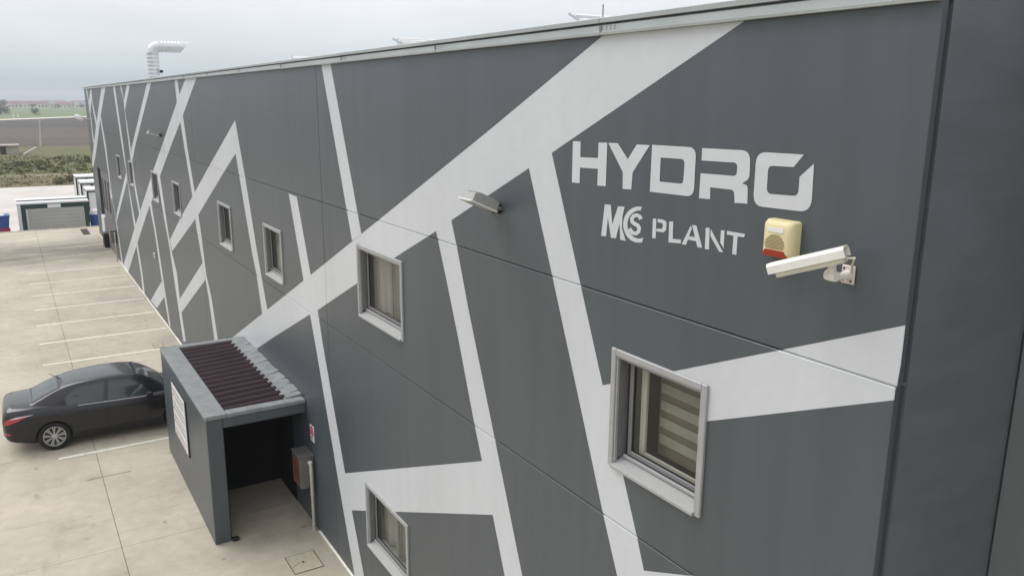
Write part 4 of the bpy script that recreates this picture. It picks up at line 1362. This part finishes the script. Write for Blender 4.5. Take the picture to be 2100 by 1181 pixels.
def wheel():
    o = MB().lathe([(0.215, -0.085), (0.275, -0.095), (0.317, -0.085), (0.33, -0.05), (0.33, 0.05), (0.317, 0.085), (0.275, 0.095), (0.232, 0.090), (0.222, 0.07)], 'tyre', 44).build('wheel', car, smooth=40)
    rm = MB()
    rm.lathe([(0.222, -0.08), (0.222, 0.07), (0.231, 0.091), (0.218, 0.093), (0.210, 0.07), (0.205, 0.0)], 'rim', 44)
    rmo = rm.build('rim', o, smooth=40)
    sp = MB()
    for k in range(9):
        a = 2 * math.pi * k / 9
        for d in (-0.10, 0.10):
            m1 = Matrix.Rotation(a + d, 4, 'X')
            prof = [(-0.006, 0.055), (0.006, 0.055), (0.011, 0.215), (-0.011, 0.215)]
            v = [m1 @ Vector((0.070 if z < 0.1 else 0.084, y, z)) for y, z in prof] + [m1 @ Vector((0.04, y, z)) for y, z in prof]
            sp.add(v, [(0, 1, 2, 3), (7, 6, 5, 4), (0, 4, 5, 1), (1, 5, 6, 2), (2, 6, 7, 3), (3, 7, 4, 0)], 'rim')
    sp.build('spoke', o)
    hb = MB()
    hb.lathe([(0.0, 0.083), (0.03, 0.082), (0.036, 0.074), (0.06, 0.072), (0.064, 0.05)], 'rim', 24)
    hb.build('hub_cap', o, smooth=40)
    bk = MB()
    bk.lathe([(0.0, 0.028), (0.20, 0.028)], 'trim', 24)
    bk.build('brake', o)
    return o
w0 = wheel()
for i, (s, ay) in enumerate(((1, AX_R), (1, AX_F), (-1, AX_R), (-1, AX_F))):
    o = w0 if i == 0 else copy_tree(w0, car)
    o.location = (s * 0.765, ay, WR)
    o.rotation_euler = (R(17 * i), 0, 0 if s > 0 else math.pi)

# ------------------------------------------------------------------ cabins and stores beyond the yard
MAT['hut_white'] = material('cabin white', (0.66, 0.67, 0.66), 0.5, var=0.06, scale=0.8)
MAT['hut_black'] = material('cabin black edge', (0.02, 0.024, 0.024), 0.6)
MAT['hut_green'] = material('dark green frame', (0.012, 0.045, 0.038), 0.5, var=0.2)
MAT['hut_door'] = material('grey roller door', (0.37, 0.375, 0.35), 0.55, var=0.05, scale=1.2)
MAT['blue'] = material('blue painted steel', (0.02, 0.075, 0.28), 0.45, var=0.2, scale=2)
MAT['cloth_red'] = material('dark red tarp', (0.28, 0.015, 0.05), 0.7, var=0.3, scale=3)
gx, gy0, gy1, gz = -64.0, -3.97, 0.37, 0.84
ga = empty('storage_garage', (gx, 0, LZ))
tag(ga, 'low garage with a wide grey door and dark green frame beyond the yard', 'garage')
H = gz - LZ
MB().box((-3.0, gy0 + 0.04, 0), (-0.03, gy1 - 0.04, H - 0.12), 'hut_white').build('shell', ga)
MB().cbox((-3.1, gy0 - 0.03, H - 0.12), (0.10, gy1 + 0.03, H), 'hut_white', 0.02).build('roof', ga)
MB().box((-1.3, gy0, H + 0.001), (-0.9, gy1, H + 0.04), 'hut_black').build('roof_strip', ga)
fr = MB()
fr.box((-0.029, gy0 + 0.01, 0), (0.05, gy0 + 0.22, H - 0.125), 'hut_white')
fr.build('corner_post', ga)
fr = MB()
fr.box((-0.029, gy0 + 0.225, 0), (0.03, gy0 + 0.5, H - 0.125), 'hut_green')
fr.box((-0.029, gy1 - 0.3, 0), (0.03, gy1 - 0.04, H - 0.125), 'hut_green')
fr.box((-0.029, gy0 + 0.5, H - 0.42), (0.03, gy1 - 0.3, H - 0.125), 'hut_green')
fr.build('door_frame', ga)
nb_ = 8
for k in range(nb_):
    dz = (H - 0.43) / nb_
    MB().cbox((-0.02, gy0 + 0.62, dz * k), (0.015, gy1 - 0.36, dz * (k + 1) - 0.008), 'hut_door', 0.006).build('door_panel', ga)
MB().box((0.0305, -2.15, H - 0.42), (0.05, -1.35, H - 0.16), 'sign_white').build('plaque', ga)
def cabinet(x, y0, y1, label):
    o = empty('site_cabin', (x, 0, LZ))
    tag(o, label, 'cabin', 'white site cabins beyond the yard')
    h = 2.55
    MB().box((-2.4, y0 + 0.02, 0), (-0.02, y1, h - 0.14), 'hut_white').build('shell', o)
    MB().cbox((-2.45, y0 - 0.03, h - 0.14), (0.06, y1 + 0.05, h), 'hut_white', 0.02).build('roof', o)
    b = MB()
    b.box((-2.44, y0 - 0.02, h - 0.24), (0.05, y0 + 0.019, h - 0.141), 'hut_black')
    b.box((0.0, y0 + 0.02, h - 0.24), (0.05, y1, h - 0.141), 'hut_black')
    b.box((-0.10, y0 - 0.02, 0), (0.04, y0 + 0.10, h - 0.25), 'hut_black')
    b.box((-2.44, y0 - 0.02, 0), (-2.3, y0 + 0.015, h - 0.25), 'hut_black')
    b.box((0.0, y0 + 0.75, 0), (0.04, y0 + 0.95, h - 0.25), 'hut_black')
    b.build('frame', o)
    for k in range(5):
        MB().cbox((-2.28 + k * 0.43, y0 - 0.008, 0.05), (-1.87 + k * 0.43, y0 + 0.018, h - 0.26), 'hut_white', 0.004).build('side_panel', o)
cabinet(-83.0, 0.90, 7.0, 'furthest white site cabin, behind the other two')
cabinet(-77.0, 0.86, 7.0, 'middle white site cabin of the row of three')
cabinet(-70.5, 0.80, 7.0, 'nearest white site cabin behind the garage')
def drum(x, y, label):
    o = MB().lathe([(0.0, 0.0), (0.40, 0.0), (0.42, 0.02), (0.42, 0.4), (0.435, 0.41), (0.42, 0.42), (0.42, 0.8), (0.435, 0.81), (0.42, 0.82), (0.42, 1.25), (0.0, 1.25)], 'blue', 24,
                   Matrix.Rotation(R(-90), 4, 'Y')).build('blue_tank', None, 40, (x, y, LZ))
    tag(o, label, 'tank', 'blue tanks by the cabins')
    MB().lathe([(0.0, 1.62), (0.2, 1.60), (0.36, 1.5), (0.44, 1.252)], 'hut_white', 20, Matrix.Rotation(R(-90), 4, 'Y')).build('cover', o, 40)
drum(-65.4, 0.88, 'blue tank with white cover nearest the garage corner')
drum(-66.1, 1.78, 'blue tank with white cover half hidden by the hall')
sk = empty('blue_skip', (-62.0, -6.0, LZ))
tag(sk, 'blue steel skip with a white load at the left picture edge', 'skip')
mb = MB()
mb.profile([(-1.5, 0.12), (1.35, 0.12), (1.55, 1.85), (-1.7, 1.85)], 'x', -1.6, 0.0, 'blue')
mb.build('tub', sk)
mb = MB()
for k in range(5):
    mb.box((0.001, -1.45 + k * 0.68, 0.15), (0.06, -1.35 + k * 0.68, 1.8), 'blue')
mb.box((0.001, -1.72, 1.78), (0.08, 1.58, 1.9), 'blue')
mb.build('rib', sk)
ld = MB()
rows = []
for i in range(9):
    rows.append([(-1.55 + 0.2 * i, -1.6 + 0.26 * j, 1.86 + (0.85 * math.sin(math.pi * i / 8) * math.sin(math.pi * min(1, j / 11)) + random.uniform(-0.05, 0.05) * (0 < i < 8))) for j in range(12)])
ld.grid(rows, 'hut_white')
ld.build('load', sk, smooth=60)
MB().cbox((0.09, 1.0, 0.3), (0.16, 1.52, 1.1), 'cloth_red', 0.02).build('red_panel', sk)

# ------------------------------------------------------------------ vegetation and the far land
def leaf_mat(name, a, b):
    m = material(name, a, 0.8, col2=b, scale=1.3, detail=2)
    return m
MAT['leaf_a'] = leaf_mat('scrub leaf', (0.045, 0.062, 0.018), (0.11, 0.125, 0.040))
MAT['leaf_b'] = leaf_mat('dry scrub leaf', (0.10, 0.085, 0.035), (0.18, 0.15, 0.065))
MAT['leaf_c'] = leaf_mat('grass tuft', (0.10, 0.135, 0.028), (0.18, 0.21, 0.06))
MAT['bark'] = material('bark', (0.08, 0.06, 0.045), 0.9, var=0.3, scale=4)
def leaves(mb, c, r, n, size, mat, flat=0.7):
    for _ in range(n):
        while True:
            d = Vector((random.uniform(-1, 1), random.uniform(-1, 1), random.uniform(-1, 1)))
            if 0.15 < d.length < 1:
                break
        p = Vector(c) + Vector((d.x * r[0], d.y * r[1], d.z * r[2]))
        u = Vector((random.gauss(0, 1), random.gauss(0, 1), random.gauss(0, 1))).normalized()
        w = u.orthogonal().normalized() * size * random.uniform(0.5, 1.1)
        u = u * size * random.uniform(0.5, 1.1)
        mb.add([p - u, p + w * 0.5, p + u, p - w * 0.5], [(0, 1, 2, 3)], mat)
def shrub(x, y, s, mat, label, z=LZ):
    o = empty('shrub', (x, y, z))
    tag(o, label, 'shrub', 'scrub beyond the gravel lot')
    mb = MB()
    for k in range(5):
        a = random.uniform(0, 6.28)
        leaves(mb, (math.cos(a) * s * 0.5, math.sin(a) * s * 0.7, s * random.uniform(0.3, 0.6)), (s * 0.5, s * 0.6, s * 0.4), 70, 0.16 * s ** 0.5, mat)
    mb.build('foliage', o)
    st = MB()
    for k in range(4):
        a = random.uniform(0, 6.28)
        st.tube([(0, 0, -0.05), (math.cos(a) * s * 0.3, math.sin(a) * s * 0.3, s * 0.55)], 0.03, 'bark', 5, rads=[0.04, 0.012])
    st.build('stem', o)
shrub(-104.5, 1.2, 1.0, 'leaf_b', 'round dry shrub at the far edge of the gravel lot')
# band of scrub nobody could count
mb = MB()
for _ in range(230):
    x = random.uniform(-150, -120)
    y = random.uniform(-26, 22)
    s = random.uniform(0.15, 0.55)
    leaves(mb, (x, y, LZ + s * 0.35), (s * 0.9, s * 1.3, s * 0.5), 26, 0.22, random.choice(('leaf_a', 'leaf_c', 'leaf_a', 'leaf_b')))
tag(mb.build('scrub', kind='stuff'), 'band of low green scrub beyond the gravel lot', 'scrub')
mb = MB()
for _ in range(700):
    x = random.uniform(-158, -119)
    y = random.uniform(-30, 30)
    leaves(mb, (x, y, LZ + 0.1), (0.8, 1.1, 0.14), 10, 0.2, random.choice(('leaf_c', 'leaf_c', 'leaf_b', 'leaf_a')))
for _ in range(260):
    x = random.uniform(-118, -103)
    y = random.uniform(-16, 16)
    leaves(mb, (x, y, LZ + 0.08), (0.6, 0.9, 0.10), 8, 0.16, random.choice(('leaf_b', 'leaf_b', 'leaf_c')))
tag(mb.build('rough_grass', kind='stuff'), 'tufts of rough grass on the waste ground', 'grass')
mb = MB()
for _ in range(150):
    y = random.uniform(-8, 1.4)
    leaves(mb, (-56.35 + random.uniform(-0.15, 0.1), y, -0.05), (0.15, 0.18, 0.10), 8, 0.05, random.choice(('leaf_b', 'leaf_c', 'leaf_a')))
tag(mb.build('kerb_weeds', kind='stuff'), 'dry weeds growing along the far edge of the yard', 'weeds')

# ruined wall, leaning beam, pole
MAT['ruin'] = material('old concrete', (0.32, 0.28, 0.26), 0.9, col2=(0.46, 0.41, 0.38), scale=0.8)
ru = empty('ruined_shed', (-165.0, -7.0, LZ))
tag(ru, 'low roofless concrete ruin beside the ploughed field', 'ruin')
MB().box((-4.0, -10.0, 1.35), (0.3, 4.9, 1.55), 'ruin').build('roof_slab', ru)
x = -10.0
for k, w in enumerate((2.2, 1.2, 2.0, 1.6, 1.4, 1.8)):
    MB().box((-0.25, x, 0), (0.0, x + w, 1.345), 'ruin').build('pier', ru)
    x += w + 0.9
MB().box((-3.9, -9.9, 0), (-3.7, 4.8, 1.345), 'ruin').build('back_wall', ru)
bm_ = MB().tube([(-164, -1.7, LZ), (-166.0, 0.35, LZ + 1.05)], 0.11, 'hut_white', 8)
bm_.tube([(-164.3, -1.9, LZ), (-166.2, 0.1, LZ + 1.0)], 0.10, 'iron_dark', 8)
tag(bm_.build('fallen_beam'), 'pale fallen beam leaning beside the concrete ruin', 'beam')
MAT['pole'] = material('concrete pole', (0.60, 0.55, 0.48), 0.8, var=0.1, scale=2)
po = MB().tube([(-190.6, 1.89, LZ), (-190.0, 2.25, 3.6)], 0.12, 'pole', 8, rads=[0.15, 0.10])
po.box((-190.1, 1.9, 3.3), (-189.95, 2.6, 3.38), 'pole')
tag(po.build('utility_pole'), 'slim concrete utility pole in front of the brown field', 'pole')
for k, (x, y, lab) in enumerate(((-463, 0.8, 'left one of two tiny white posts beside the gravel track'), (-464, 2.6, 'right one of two tiny white posts beside the gravel track'))):
    b = MB().cbox((-0.5, -0.45, 0), (0.5, 0.45, 1.7), 'hut_white', 0.1).cbox((-0.3, -0.3, 1.7), (0.3, 0.3, 2.2), 'hut_white', 0.1).build('marker_post', None, None, (x, y, LZ))
    tag(b, lab, 'post', 'white posts by the gravel track')

def tree(x, y, s, label):
    o = empty('field_tree', (x, y, LZ))
    tag(o, label, 'tree', 'trees on the plain')
    t = MB()
    t.tube([(0, 0, -0.2), (0.05 * s, 0, 0.35 * s), (0.02 * s, 0.06 * s, 0.7 * s)], 0.1, 'bark', 7, rads=[0.05 * s, 0.035 * s, 0.012 * s])
    for k in range(5):
        a = k * 1.3
        t.tube([(0.03 * s, 0, 0.3 * s + 0.05 * s * k), (math.cos(a) * 0.28 * s, math.sin(a) * 0.28 * s, 0.55 * s + 0.06 * s * k)], 0.02 * s, 'bark', 5, rads=[0.02 * s, 0.006 * s])
    t.build('trunk', o)
    c = MB()
    for k in range(18):
        a = random.uniform(0, 6.28)
        q = random.uniform(0.05, 0.5) * s
        leaves(c, (math.cos(a) * q, math.sin(a) * q, s * random.uniform(0.16, 0.80)), (0.22 * s, 0.22 * s, 0.17 * s), 60, 0.05 * s, random.choice(('leaf_a', 'leaf_a', 'leaf_c')))
    c.build('crown', o)
tree(-575, -4.5, 9.5, 'dark bushy tree at the left picture edge on the plain')
tree(-543, 12.9, 4.6, 'low bushy tree beside the gravel track')
tree(-905, 22, 5.0, 'small tree left of the village houses')
tree(-940, 66, 5.5, 'small tree among the village sheds')
tree(-925, 44, 4.5, 'small tree in front of the village houses')

MAT['tile'] = material('faded roof tile', (0.24, 0.15, 0.125), 0.85, var=0.2, scale=0.6)
MAT['slate'] = material('grey sheet roof', (0.25, 0.26, 0.28), 0.7, var=0.1, scale=0.5)
MAT['render'] = material('pale render', (0.60, 0.56, 0.50), 0.85, var=0.1, scale=0.3)
MAT['win'] = material('dark window', (0.03, 0.035, 0.04), 0.3)
LABS = ['white house with reddish roof', 'cream house with red tiled roof', 'pale house with brown roof', 'grey roofed shed']
def house(x, y, w, d, h, roof, wallm, label):
    o = empty('village_house', (x, y, LZ - 0.4))
    tag(o, label, 'house', 'village houses on the plain')
    MB().box((-d / 2, -w / 2, 0), (d / 2, w / 2, h), wallm).build('wall', o)
    r_ = MB().profile([(-d / 2 - 0.4, h - 0.05), (d / 2 + 0.4, h - 0.05), (0, h + d * 0.32)], 'y', -w / 2 - 0.4, w / 2 + 0.4, roof).build('roof', o)
    MB().box((-0.4, w * 0.2, h + d * 0.2), (0.3, w * 0.2 + 0.7, h + d * 0.32 + 0.8), wallm).build('chimney', r_)
    k = -w / 2 + 1.2
    while k < w / 2 - 1.5:
        MB().box((d / 2 + 0.002, k, h * 0.35), (d / 2 + 0.05, k + 1.1, h * 0.75), 'win').build('window', o)
        k += 3.0
hs = []
random.seed(21)
POS = [(-960, 8, 12, 'tile', 'render', 'leftmost white village house with reddish roof'),
       (-985, 20, 14, 'tile', 'hut_white', 'long white village house with a red roof, second from the left'),
       (-940, 32, 10, 'tile', 'render', 'small cream village house with red roof in the front row'),
       (-1010, 40, 16, 'slate', 'render', 'grey roofed village house in the middle of the row'),
       (-960, 50, 12, 'tile', 'hut_white', 'white village house with red roof right of the grey roofed one'),
       (-1030, 62, 18, 'tile', 'render', 'wide village house with red roof set further back'),
       (-985, 74, 22, 'slate', 'hut_white', 'long white shed with grey roof in the village'),
       (-1040, 98, 34, 'slate', 'hut_white', 'longest white shed at the right of the village'),
       (-1130, 30, 16, 'tile', 'render', 'rear village house with red roof above the front row'),
       (-1150, 55, 20, 'slate', 'render', 'rear village building with grey roof'),
       (-1160, 84, 24, 'tile', 'hut_white', 'rear white village building with red roof'),
       (-1190, 6, 18, 'tile', 'render', 'rear leftmost village house with red roof'),
       (-1230, 112, 30, 'slate', 'render', 'rear long grey roofed building at the right of the village')]
for x, y, w, rf, wm, lab in POS:
    house(x, y, w, random.uniform(8, 11), random.uniform(3.2, 5.2), rf, wm, lab)

# ------------------------------------------------------------------ the air
if HAZE > 0:
    hm = bpy.data.materials.new('haze')
    hm.use_nodes = True
    t = hm.node_tree
    t.nodes.clear()
    ho = t.nodes.new('ShaderNodeOutputMaterial')
    pv = t.nodes.new('ShaderNodeVolumePrincipled')
    pv.inputs['Color'].default_value = (0.86, 0.90, 0.96, 1)
    pv.inputs['Density'].default_value = HAZE
    pv.inputs['Anisotropy'].default_value = 0.2
    t.links.new(pv.outputs[0], ho.inputs['Volume'])
    MAT['haze'] = hm
    hz = MB().box((-16500, -12500, LZ - 8), (9500, 12500, 36.0), 'haze').build('haze', kind='stuff')
    hz['label'] = 'thin grey air over the plain'
